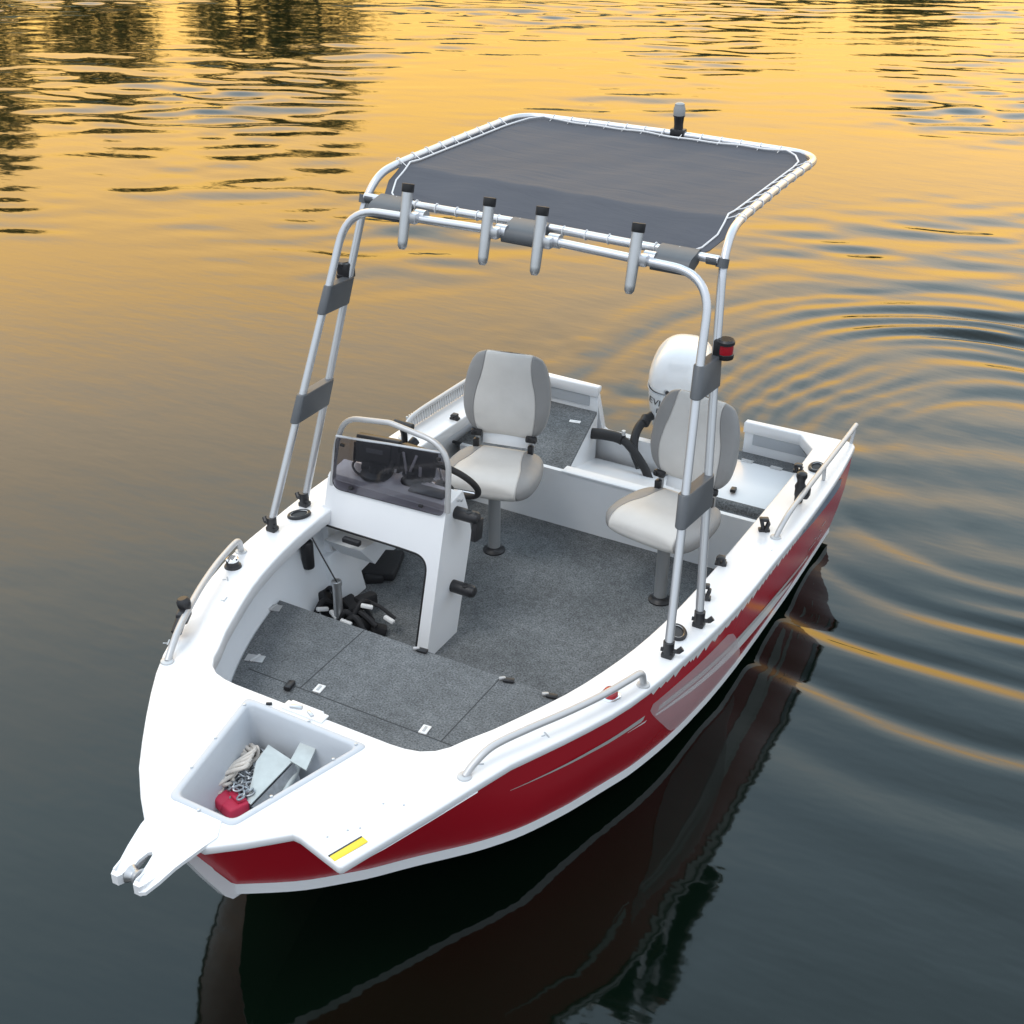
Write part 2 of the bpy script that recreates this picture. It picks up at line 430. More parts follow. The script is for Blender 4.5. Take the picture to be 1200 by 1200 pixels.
# ---- hull decals and patches (sub-parts of the hull)
def strip_on_side(y0, y1, tf, wf, n=60, off=.0025, jag=None):
    lo = []; hi = []
    for i in range(n + 1):
        u = i / n; y = lerp(y0, y1, u); t = tf(y); w = wf(y)
        j = jag(u) if jag else 0
        lo.append(side(y, t - w / 2, off)); hi.append(side(y, t + w / 2 + j, off))
    return [lo, hi]
SW_Y = [.3, .56, .92, 1.35, 1.8, 2.26, 2.59, 2.91, 3.18, 3.42, 3.60]
SW_T = [.10, .17, .26, .39, .48, .58, .64, .69, .71, .70, .68]
def sw(y): return itp(y, SW_Y, SW_T)
mb = MB()
mb.grid(strip_on_side(.62, 3.58, lambda y: sw(y), lambda y: itp(y, [.6, 1.0, 1.9, 2.5, 3.1, 3.58], [.010, .07, .075, .075, .045, .005])), 0)
mb.grid(strip_on_side(.9, 2.95, lambda y: sw(y) - itp(y, [.9, 1.6, 2.3, 2.95], [.15, .115, .10, .05]), lambda y: itp(y, [.9, 1.3, 1.75, 2.2, 2.95], [.06, .19, .17, .09, .005]), off=.003), 1)
mb.grid(strip_on_side(.25, .95, lambda y: sw(y) - .02, lambda y: itp(y, [.25, .6, .95], [.01, .05, .006])), 1)
mb.build('stripe_decal', [M['silver'], M['decal']], hull, smooth=False)
# slanted white lettering remnants along the top edge: jagged broken strokes
mb = MB(); rr = random.Random(3)
y = 1.02; low = []
while y < 2.86:
    base = itp(y, [1.0, 1.4, 2.3, 2.9], [.97, .94, .92, .97]); l = rr.uniform(.022, .075)
    low.append((y, base + .02)); low.append((y + l * .55, base - rr.uniform(.0, .02)))
    low.append((y + l, base - rr.uniform(.012, .045))); y += l + .002
mb.grid([[side(yy, t, .003) for yy, t in low], [side(yy + .07, 1.035, .003) for yy, t in low]])
mb.build('lettering', M['decal'], hull, smooth=False)
mb = MB(); mb.grid([[side(y, itp(y, [.38, 1.35], [.74, .93]), .0028) for y in np.linspace(.38, 1.35, 40)], [side(y, min(1., itp(y, [.38, .62, 1.35], [.84, .99, 1.])), .0028) for y in np.linspace(.38, 1.35, 40)]], 0)
mb.build('registration_label', M['decal_grey'], hull, smooth=False)
mb = MB()   # blotches of pale wear near the stern
for q in range(9):
    y0 = rr.uniform(.3, .95); t0 = rr.uniform(.1, .62); l = rr.uniform(.03, .10)
    mb.add([side(y0, t0, .003), side(y0 + l, t0 + .02, .003), side(y0 + l * 1.1, t0 + .035, .003), side(y0 + .02, t0 + .03, .003)], [(0, 1, 2, 3)])
    mb.build('scuff_mark', M['silver'], hull, smooth=False); mb = MB()
mb = MB()  # pale half-transparent patch laid over the red side, stripes show through
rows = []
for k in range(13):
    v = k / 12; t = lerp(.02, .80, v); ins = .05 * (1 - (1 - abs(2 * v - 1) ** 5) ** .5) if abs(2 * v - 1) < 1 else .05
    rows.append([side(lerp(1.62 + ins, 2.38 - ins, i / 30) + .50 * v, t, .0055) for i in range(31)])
mb.grid(rows); mb.build('pale_patch', M['translucent'], hull, smooth=False)

# ---- deck: foredeck, side decks, motor plate on the port bow
def make_deck():
    out_s = [(.47, .165), (.80, .155), (1.06, .15), (1.10, .165), (1.118, .20)]
    ys = [.3 + i * .115 for i in range(int((4.53 - .3) / .115) + 1)]
    out_s += [(bx(y), y) for y in ys] + [(.128, 4.525)]
    outer = list(out_s)
    port = [(-x, y) for x, y in out_s]
    i0 = next(i for i, p in enumerate(port) if p[1] > 3.74)
    i1 = next(i for i, p in enumerate(port) if p[1] > 4.30)
    plate = [(-.752, 3.79), (-.69, 4.0), (-.625, 4.2), (-.572, 4.365), (-.562, 4.372), (-.55, 4.371), (-.37, 4.325)]
    port2 = port[:i0] + plate + port[i1:]
    outer += list(reversed(port2))            # starboard stern -> bow -> port stern
    n_out = len(outer)
    inn = [(.47, .215), (.805, .215), (.92, .36)]
    INY = [.36, .66, 1.4, 2.15, 2.46, 2.72, 2.91, 3.15, 3.34, 3.53, 3.62]
    INX = [.92, .928, .93, .918, .902, .872, .836, .772, .70, .62, .572]
    inf = smooth_tab(INY, INX)
    for i in range(1, 30): inn.append((inf(lerp(.36, 3.60, i / 29)), lerp(.36, 3.60, i / 29)))
    inn += [(.555, 3.665), (.52, 3.712), (.475, 3.742), (.42, 3.757), (.36, 3.762)]
    inn += [(x, 3.762) for x in (.24, .12)]
    inner_s = inn
    inner = [(-x, y) for x, y in inner_s] + [(0, 3.762)] + list(reversed(inner_s))
    loop = outer + inner
    well = dens([(.128, 4.385), (-.138, 4.388), (-.283, 3.832), (.250, 3.826)], .12)
    mb = MB()
    # outward normals
    def normals(lp, sign):
        n = len(lp); out = []
        for i in range(n):
            a = Vector(lp[i - 1]); b = Vector(lp[i]); c = Vector(lp[(i + 1) % n])
            e1 = (b - a).normalized(); e2 = (c - b).normalized()
            n1 = Vector((e1.y, -e1.x)); n2 = Vector((e2.y, -e2.x)); m = n1 + n2
            m = m / max(.3, m.length_squared) * 2 if m.length > .2 else n1
            if m.length > 1.6: m = m.normalized() * 1.6
            out.append(m * sign)
        return out
    area = sum(loop[i - 1][0] * loop[i][1] - loop[i][0] * loop[i - 1][1] for i in range(len(loop)))
    sg = 1 if area > 0 else -1
    nn = normals(loop, sg)
    def row(off, dzf):
        return [(p[0] + nn[i].x * off, p[1] + nn[i].y * off, sheer(p[1]) + dzf(i)) for i, p in enumerate(loop)]
    dep = [(.036 if i < n_out else .068) for i in range(len(loop))]
    rows = [row(-.010, lambda i: 0.), row(-.005, lambda i: -.0012), row(-.001, lambda i: -.005), row(0, lambda i: -.010), row(0, lambda i: -dep[i] + .004), row(-.003, lambda i: -dep[i]), row(-.022, lambda i: -dep[i])]
    mb.grid(rows, 0, closed=True)
    b = bmesh.new(); es = []
    for lp in ([r[:2] for r in rows[0]], well):
        vv = [b.verts.new((p[0], p[1], 0)) for p in lp]
        for i in range(len(vv)): es.append(b.edges.new((vv[i], vv[(i + 1) % len(vv)])))
    bmesh.ops.triangle_fill(b, use_beauty=True, use_dissolve=False, edges=es, normal=(0, 0, 1))
    for v in b.verts: v.co.z = sheer(v.co.y)
    mb.bm(b)
    # underside of the motor plate so that it is a solid plate
    pl = [(-.72, 3.74), (-.752, 3.80), (-.69, 4.0), (-.625, 4.2), (-.562, 4.365), (-.37, 4.32), (-.50, 4.10), (-.60, 3.95)]
    b = bmesh.new(); f = b.faces.new([b.verts.new((p[0], p[1], sheer(p[1]) - .036)) for p in pl]); mb.bm(b)
    o = mb.build('deck', M['white'], boat, ang=50)
    # weld so that the rim and the top share vertices
    b = bmesh.new(); b.from_mesh(o.data); bmesh.ops.remove_doubles(b, verts=b.verts, dist=.0004)
    bmesh.ops.recalc_face_normals(b, faces=b.faces); b.to_mesh(o.data); b.free()
    o.data.set_sharp_from_angle(angle=R(50))
    return o
deck = make_deck()

# anchor well liner
def make_well():
    A = [(.128, 4.385), (-.138, 4.388), (-.283, 3.832), (.250, 3.826)]
    def ring(off, z, dz=True):
        c = Vector((-.01, 4.08)); pts = []
        rp = []
        for i in range(4):
            a = Vector(A[i - 1]); b = Vector(A[i]); d = Vector(A[(i + 1) % 4])
            n1 = Vector(((b - a).y, -(b - a).x)).normalized(); n2 = Vector(((d - b).y, -(d - b).x)).normalized()
            if n1.dot(b - c) < 0: n1 = -n1
            if n2.dot(b - c) < 0: n2 = -n2
            m = (n1 + n2); m = m / m.length_squared * 2
            rp.append(b + m * off)
        pts = fillet([(p.x, p.y, 0) for p in rp], .03, 4, closed=True)
        return [(p.x, p.y, (sheer(p.y) + z) if dz else z) for p in pts]
    mb = MB()
    rows = [ring(.014, -.001), ring(.013, .003), ring(.009, .006), ring(-.006, .006), ring(-.012, .003), ring(-.015, -.004), ring(-.020, -.05), [(x * .95, 3.85 + (y - 3.85) * .90, .575 + .085 * max(0, (y - 3.85) / .53)) for x, y, z in ring(-.025, 0)], [(x * .88, 3.86 + (y - 3.85) * .84, .565 + .085 * max(0, (y - 3.85) / .53)) for x, y, z in ring(-.035, 0)]]
    mb.grid(rows, 0, closed=True)
    mb.add(rows[-1], [tuple(range(len(rows[-1])))])
    o = mb.build('anchor_well', M['well'], boat, ang=45)
    mb = MB()
    for x, y in [(.17, 4.24), (.205, 4.07), (.24, 3.86), (-.03, 3.815), (-.26, 3.84), (-.238, 3.95), (-.17, 4.22), (.0, 4.40)]:
        mb = MB(); mb.lathe([(.006, 0), (.006, .003), (.003, .004)], (x, y, sheer(y) + .0062), seg=10); mb.build('screw_head', M['alu_dull'], o)
make_well()
# latch behind the well and small foredeck details
mb = MB(); mb.box((.02, 3.775, sheer(3.775) + .004), (.19, .05, .008), (0, 0, 0), .003); mb.box((.03, 3.748, sheer(3.75) - .004), (.15, .02, .02), None, .004)
mb.box((.06, 3.775, sheer(3.775) + .012), (.05, .02, .012), (0, 0, .3), .004, mi=1); mb.box((-.01, 3.78, sheer(3.775) + .011), (.04, .014, .01), (0, 0, -.5), .003, mi=1)
mb.box((.165, 3.806, sheer(3.8) + .006), (.024, .010, .01), (0, 0, .5), .003, mi=2)
mb.build('hatch_latch', [M['white'], M['alu_dull'], M['black']], boat)
mb = MB(); mb.box((-.545, 4.292, sheer(4.29) + .002), (.030, .135, .003), (0, 0, R(-19)), .001); mb.box((-.529, 4.288, sheer(4.29) + .0022), (.007, .135, .0032), (0, 0, R(-19)), mi=1)
mb.build('warning_label', [M['yellow'], M['dark']], deck)
mb = MB()
for x, y in [(-.49, 4.22), (-.45, 4.28), (-.52, 4.19), (-.52, 4.05), (-.585, 4.02)]:
    mb = MB(); mb.lathe([(.0045, 0), (.003, .002)], (x, y, sheer(y) + .0005), seg=8); mb.build('screw_hole', M['greyline'], deck)
mb = MB()
for x, y, a in [(.78, 3.68, .5), (.905, 3.16, .8), (-.70, 3.70, -.9), (.80, 3.30, .3), (-.83, 3.42, 1.)]:
    mb = MB(); mb.box((x, y, sheer(y) + .001), (.006, .035, .002), (0, 0, a)); mb.box((x + .008, y + .012, sheer(y) + .001), (.016, .005, .002), (0, 0, a)); mb.build('scratch', M['greyline'], deck)

# bow roller bracket
def make_bowsprit():
    mb = MB()
    poly = [(.135, 4.47), (.120, 4.55), (.092, 4.64), (.074, 4.71), (.066, 4.735), (.050, 4.748), (.034, 4.742), (.020, 4.72), (.018, 4.67), (.010, 4.635), (0, 4.627),
            (-.010, 4.635), (-.018, 4.67), (-.022, 4.72), (-.038, 4.752), (-.058, 4.757), (-.078, 4.748), (-.098, 4.705), (-.112, 4.64), (-.128, 4.55), (-.140, 4.47), (-.1, 4.40), (.1, 4.40)]
    def drop(y): return -.035 * max(0, (y - 4.60) / .15) ** 2
    mb.prism(poly, lambda a, b, t: (a, b, min(.874, sheer(b) + .001 + max(0, b - 4.42) * .09) + t + drop(b)), -.012, .002)
    # side cheeks hanging down
    for s in (-1, 1):
        pl = [(4.50, -.01), (4.735, -.012), (4.742, -.030), (4.728, -.052), (4.695, -.054), (4.62, -.04), (4.50, -.04)]
        for xo in (.026, .062):
            mb.prism(pl, lambda a, b, t, s=s, xo=xo: (s * (xo + t + .045 * max(0, (4.745 - a) / .25) * (xo > .04)), a, .874 + b), 0, .006)
        mb.prism([(.026, 4.738), (.068, 4.738), (.06, 4.755), (.034, 4.755)], lambda a, b, t, s=s: (s * a, b, .85 + t), -.030, .01)
    o = mb.build('bow_roller_bracket', M['white'], boat, ang=40)
    mb = MB(); mb.lathe([(.032, -.02), (.024, -.008), (.021, 0), (.024, .008), (.032, .02)], (0, 4.712, .843), (1, 0, 0), 16)
    mb.build('roller', M['alu_dull'], o)
make_bowsprit()

# ---- interior
def make_liner():
    mb = MB()
    for s in (-1, 1):
        rows = []
        for k, z in enumerate([None, .62, .5, .35, .19, .17]):
            row = []
            for i in range(41):
                y = lerp(.215, 3.75, i / 40)
                zz = sheer(y) - .03 if z is None else max(z, zc(y) + .08)
                x = hullhalf(y, zz) - .035
                row.append((s * max(x, .02), y, zz))
            rows.append(row)
        mb.grid(rows)
    for s in (-1, 1):   # fold lines / ribs on the side panels
        for y in (2.30, 1.6):
            mb.prism([(hullhalf(y, .75) - .036, .76), (hullhalf(y, .75) - .10, .74), (hullhalf(y, .45) - .07, .40), (hullhalf(y, .25) - .036, .22)], lambda a, b, t, s=s, y=y: (s * a, y + t, b), -.006, .006)
    return mb.build('side_lining', M['white_in'], boat, ang=30)
make_liner()
def half_poly(y0, y1, z, inset=.04, n=24):
    r = [(hullhalf(lerp(y0, y1, i / n), z) - inset, lerp(y0, y1, i / n)) for i in range(n + 1)]
    return r + [(-x, y) for x, y in reversed(r)]
mb = MB(); mb.prism(half_poly(.95, 2.84, .19), lambda a, b, t: (a, b, .19 + t), -.02, 0); mb.build('cockpit_floor', M['carpet'], boat)
def make_casting():
    mb = MB(); mb.prism(half_poly(2.81, 3.80, .5, .045), lambda a, b, t: (a, b, .5 + t), -.03, 0)
    mb.box((0, 2.835, .33), (1.56, .02, .285))
    o = mb.build('casting_deck', M['carpet'], boat)
    mb = MB()
    S = lambda a, b: mb.box(((a[0] + b[0]) / 2, (a[1] + b[1]) / 2, .5005), (.004, math.dist(a, b), .002), (0, 0, math.atan2(-(b[0] - a[0]), b[1] - a[1])))
    S((.70, 3.312), (-.55, 3.312)); S((.425, 2.815), (.42, 3.312)); S((-.30, 2.815), (-.295, 3.312))
    mb.build('hatch_seams', M['dark'], o)
    mb = MB()
    for x, y in [(.342, 3.278), (-.201, 3.285)]:
        mb.box((x, y, .504), (.038, .055, .008), (0, 0, .1), .003); mb.box((x, y, .509), (.012, .034, .004), (0, 0, .1), .002, mi=1)
        mb.build('catch_plate', [M['decal'], M['steel']], o); mb = MB()
    mb = MB()
    for x, y in [(.905, 2.88), (.722, 3.24)]:
        mb = MB(); mb.box((x, y, .503), (.085, .05, .005), (0, 0, .3), .002)
        mb.tube([(x - .004, y - .03, .505), (x + .004, y + .03, .505)], .006, 8)
        mb.build('hinge', M['steel'], o)
    mb = MB()
    for x, y, a in [(-.345, 2.825, .3), (.10, 2.825, .1), (-.56, 2.83, .2)]:
        mb.box((x, y, .509), (.05, .028, .012), (0, 0, a), .004, mi=0); mb.box((x + .03, y + .004, .512), (.03, .016, .012), (0, 0, a + .4), .004, mi=1)
        mb.build('lid_clip', [M['black'], M['steel']], o); mb = MB()
    mb = MB(); mb.box((.461, 3.33, .512), (.032, .065, .02), (.1, 0, .25), .006); mb.build('pull_tab', M['black'], o)
make_casting()

def make_stern():
    # bulkhead across the stern seat
    mb = MB(); mb.box((0, 1.015, .355), (1.94, .03, .37)); 
    mb.box((-.1, 1.005, .545), (.80, .075, .014), None, .004)
    mb.build('stern_bulkhead', M['white_in'], boat)
    mb = MB()
    mb.prism([(-.44, .20), (.47, .20), (.29, 1.0), (-.44, 1.0)], lambda a, b, t: (a, b, .21 + (b - .2) * .40 + t), -.015, 0)
    # side walls of the splash well
    mb.prism([(.99, .510), (.21, .510), (.21, .20), (.99, .50)], lambda a, b, t: (.29 + (1 - a) * .225 + t, a, b), 0, .012)
    mb.prism([(1.0, .51), (.20, .49), (.20, .19), (1.0, .49)], lambda a, b, t: (-.455 + t, a, b), 0, .012)
    o = mb.build('splash_well', M['white'], boat)
    mb = MB(); mb.lathe([(.026, 0), (.026, .008), (.018, .012), (.010, .012), (.008, .02)], (.215, .205, .312), (0, 1, 0), 16); mb.build('drain_plug', M['alu_dull'], o)
    # starboard box: carpeted lid
    mb = MB(); mb.prism([(.285, 1.0), (.475, .205), (1.02, .205), (1.02, 1.0)], lambda a, b, t: (a, b, .53 + t), -.018, 0); 
    mb.box((.66, 1.004, .532), (.75, .012, .014), mi=1)
    o = mb.build('stern_locker_lid', [M['carpet'], M['dark']], boat); o['label'] = 'grey carpeted lid of the stern locker'
    mb = MB(); mb.box((.53, .40, .533), (.07, .03, .006), (0, 0, .2), .003); mb.box((.53, .40, .537), (.045, .012, .006), (0, 0, .2), .003); mb.build('finger_pull', M['decal'], o)
    # port box: carpet strip, white hinged lid, carpeted front roll
    mb = MB(); mb.box((-.73, .255, .49), (.58, .11, .02)); mb.build('locker_strip', M['carpet'], boat)
    mb = MB(); mb.box((-.735, .56, .494), (.57, .49, .02), None, .005); o = mb.build('stern_locker_lid', M['white'], boat); o['label'] = 'white hinged lid of the stern locker'
    mb = MB()
    for x in (-.545, -.72):
        mb = MB(); mb.box((x, .315, .506), (.07, .035, .005), None, .002); mb.tube([(x - .035, .315, .509), (x + .035, .315, .509)], .005, 8)
        mb.build('hinge', M['steel'], o)
    mb = MB(); mb.box((-.60, .70, .515), (.032, .075, .02), (.25, 0, .2), .006); mb.build('pull_strap', M['black'], o)
    mb = MB(); mb.tube([(-.44, .86, .485), (-1.0, .86, .485)], .045, 14); mb.box((-.72, .92, .48), (.56, .1, .03)); mb.build('padded_edge', M['carpet'], boat)
    # recessed panels on the inner transom
    for s in (-1, 1):
        mb = MB(); mb.prism([(s * .53, .56), (s * .86, .56), (s * .80, .645), (s * .53, .645)], lambda a, b, t: (a, .201 + t, b), 0, .006)
        mb.build('transom_panel', M['greyline'], boat)
        mb = MB(); mb.prism([(s * .475, .36), (s * .475, .655), (s * .485, .66), (s * .80, .66), (s * .93, .62), (s * .97, .36)], lambda a, b, t: (a, .188 + t, b), 0, .012)
        mb.build('transom_lining', M['white_in'], boat)
make_stern()

# ---- console
def make_console():
    root = empty('helm_console', (0, 0, 0), (0, 0, 0), boat)
    fy = lambda z: 2.535 - (z - .19) * .275
    P = [(.27, .19), (.335, .19), (.335, .53)] + [(p.x, p.y) for p in fillet([(.335, .53, 0), (.335, .695, 0), (.50, .70, 0)], .16, 8)] + [(.955, .70), (.985, .70), (.985, .78), (.95, .80), (.95, .935), (.27, .935)]
    mb = MB(); mb.prism(P, lambda a, b, t: (a, fy(b) + t, b), -.02, 0)
    sp = [(fy(.19) - .004, .19), (fy(.935) - .004, .935), (2.305, .952), (2.17, .972), (2.125, .86), (2.09, .70), (2.24, .19)]
    mb.prism(sp, lambda a, b, t: (.2725 + t, a, b), 0, .02)
    # cowl top, dash and instrument face
    pr = [(2.322, .936), (2.305, .952), (2.18, .968), (2.165, .96), (2.12, .86), (2.09, .70), (2.11, .70), (2.14, .86), (2.18, .945), (2.30, .925)]
    mb.prism(pr, lambda a, b, t: (t, a, b), .291, .955)
    mb.prism([(2.32, .93), (2.17, .95), (2.09, .70), (2.36, .75)], lambda a, b, t: (.955 - t, a, b), 0, .015)
    body = mb.build('console_shell', M['white'], root, ang=30)
    # inside: shelf under the dash
    mb = MB(); mb.prism([(2.38, .60), (2.14, .58), (2.14, .50), (2.26, .46)], lambda a, b, t: (t, a, b), .74, .96); mb.box((.97, 2.25, .33), (.10, .22, .30), (0, .25, 0), .01)
    mb.build('inner_shelf', M['white_in'], root)
    mb = MB(); mb.box((.76, 2.42, .672), (.10, .03, .026), None, .006); mb.build('fuse_panel', M['black'], root)
    mb = MB(); pts = [(.335, .195), (.335, .53)] + [(p.x, p.y) for p in fillet([(.335, .53, 0), (.335, .695, 0), (.50, .70, 0)], .16, 10)] + [(.965, .70)]
    mb.tube([(x, fy(z) - .008, z) for x, z in pts], .0095, 8); mb.build('edge_trim', M['rubber'], root)
    # windscreen: tinted sheet + grab rail
    wy = lambda z: 2.338 - (z - .92) * .16
    ws = [(.275, .915), (.915, .895), (.90, 1.165), (.28, 1.225)]
    wsr = [(p.x, p.y) for p in fillet([(a, b, 0) for a, b in ws], [.035, .06, .03, .02], 6, closed=True)]
    mb = MB(); mb.prism(wsr, lambda a, b, t: (a, wy(b) + t, b), .004, .010); w = mb.build('windscreen', M['glass'], root)
    mb = MB(); mb.tube([(a, wy(b) + .007, b) for a, b in [(.90, 1.165), (.6, 1.196), (.28, 1.225)]], .0065, 8); mb.build('top_bead', M['alu'], w)
    mb = MB()
    for a, b in [(.80, .925), (.40, .938), (.86, 1.13), (.32, 1.19)]:
        mb = MB(); mb.box((a, wy(b) + .012, b), (.022, .012, .014), None, .003); mb.build('clamp', M['black'], w)
    mb = MB(); mb.tube(fillet([(.265, 2.325, .93), (.265, 2.30, 1.265), (.60, 2.285, 1.30), (.87, 2.27, 1.255), (.925, 2.28, 1.10), (.925, 2.33, .90)], [0, .14, .02, .09, .05, 0], 8), .014, 12)
    mb.build('grab_rail', M['steel'], root)
    # steering wheel
    c = Vector((.475, 1.975, .885)); ax = Vector((0, -.80, .60)).normalized(); ux = Vector((1, 0, 0)); uy = ax.cross(ux)
    mb = MB(); mb.tube([c + (ux * math.cos(a) + uy * math.sin(a)) * .165 for a in [2 * math.pi * i / 48 for i in range(48)]], .0165, 12, closed=True)
    wheel = mb.build('steering_wheel', M['rubber'], root)
    mb = MB()
    for a in (R(90), R(210), R(330)):
        d = ux * math.cos(a) + uy * math.sin(a); mb.tube([c - ax * .04 + d * .02, c - ax * .02 + d * .09, c + d * .16], .008, 8)
        mb.build('spoke', M['chrome'], wheel); mb = MB()
    mb = MB(); mb.lathe([(.045, -.12), (.05, -.045), (.048, -.03), (.03, -.02)], c, ax, 20); mb.build('hub', M['black'], wheel)
    # chart plotter and a second device, seen from behind
    rz = Euler((R(14), 0, R(8))).to_matrix()
    mb = MB(); mb.box((.755, 2.165, 1.06), (.235, .05, .145), rz, .012); mb.box((.755, 2.195, 1.06), (.17, .02, .095), rz, .008)
    for s in (-1, 1): mb.box((.755 + s * .128, 2.17, 1.03), (.014, .05, .10), rz, .004)
    mb.box((.755, 2.175, .978), (.15, .085, .05), rz, .01); mb.tube([(.66, 2.18, 1.03), (.67, 2.215, .975)], .016, 10); mb.lathe([(.085, 0), (.08, .012), (.04, .022), (.035, .05)], (.735, 2.215, .958), seg=20)
    mb.tube(spline([(.84, 2.19, 1.02), (.86, 2.24, .99), (.80, 2.27, .965), (.66, 2.26, .96)], 6), .006, 8)
    pl = mb.build('chart_plotter', M['black'], root)
    mb = MB(); mb.box((.75, 2.207, 1.075), (.09, .004, .022), rz, .001); mb.build('back_plate', M['grey'], pl)
    rz2 = Euler((R(16), 0, R(-4))).to_matrix()
    mb = MB(); mb.box((.535, 2.15, 1.055), (.20, .05, .135), rz2, .012); mb.lathe([(.06, 0), (.055, .012), (.03, .02), (.028, .05)], (.545, 2.19, .96), seg=18); mb.box((.535, 2.155, .985), (.14, .08, .05), rz2, .01)
    fs = mb.build('fish_finder', M['black'], root)
    mb = MB()
    for s in (-1, 1): mb.box((.565 + s * .022, 2.186, 1.045), (.014, .008, .11), (R(14), s * .32, 0), .002)
    mb.box((.50, 2.188, 1.02), (.018, .006, .05), (R(14), .1, 0), .002)
    mb.build('mount_bracket', M['alu_dull'], fs)
    mb = MB(); mb.box((.42, 2.245, .963), (.19, .07, .012), (R(-6), 0, R(2)), .004); mb.build('dash_panel', M['grey'], root)
    # throttle lever
    mb = MB(); mb.box((.86, 1.80, .845), (.09, .13, .12), None, .02); mb.tube(spline([(.85, 1.79, .90), (.845, 1.80, .97), (.84, 1.83, 1.03)], 5), .017, 10)
    mb.tube([(.875, 1.835, 1.045), (.77, 1.835, 1.04)], .021, 12); mb.tube([(.81, 1.80, .91), (.80, 1.76, .93)], .025, 10)
    mb.build('throttle_control', M['black'], root)
    # rod clips on the port cheek
    for z, yy, tab in ((.885, 2.235, True), (.49, 2.275, False)):
        mb = MB(); mb.tube(spline([(.272, yy, z), (.20, yy, z), (.165, yy, z)], 5), .032, 16); mb.lathe([(.032, 0), (.026, .016), (.012, .024)], (.165, yy, z), (-1, 0, 0), 16)
        mb.lathe([(.016, .024), (.016, .034), (.010, .034), (.008, .030)], (.195, yy, z), (0, .3, 1), 14)
        if tab: mb.box((.168, yy - .02, z - .075), (.030, .07, .11), (.15, 0, 0), .006)
        mb.build('rod_clip', M['black'], root)
    mb = MB(); mb.lathe([(.008, 0), (.006, .004)], (.268, 2.19, .93), (-1, 0, 0), 10); mb.lathe([(.008, 0), (.006, .004)], (.268, 2.22, .945), (-1, 0, 0), 10); mb.build('rivet', M['alu_dull'], root)
make_console()
mb = MB(); mb.lathe([(.030, 0), (.032, .01), (.032, .14), (.026, .15)], (.975, 2.50, .50), (0, 0, 1), 14); mb.build('torch_holder', M['black'], boat)
mb = MB(); mb.lathe([(.05, 0), (.05, .008), (.024, .014), (.022, .30), (.026, .302), (.026, .325), (.018, .326), (.017, .30)], (.765, 2.555, .19), (0, 0, 1), 18); mb.tube([(.765, 2.55, .50), (.84, 2.56, .64), (.90, 2.55, .72)], .004, 6, mi=1)
mb.build('table_post', [M['alu_dull'], M['black']], boat)

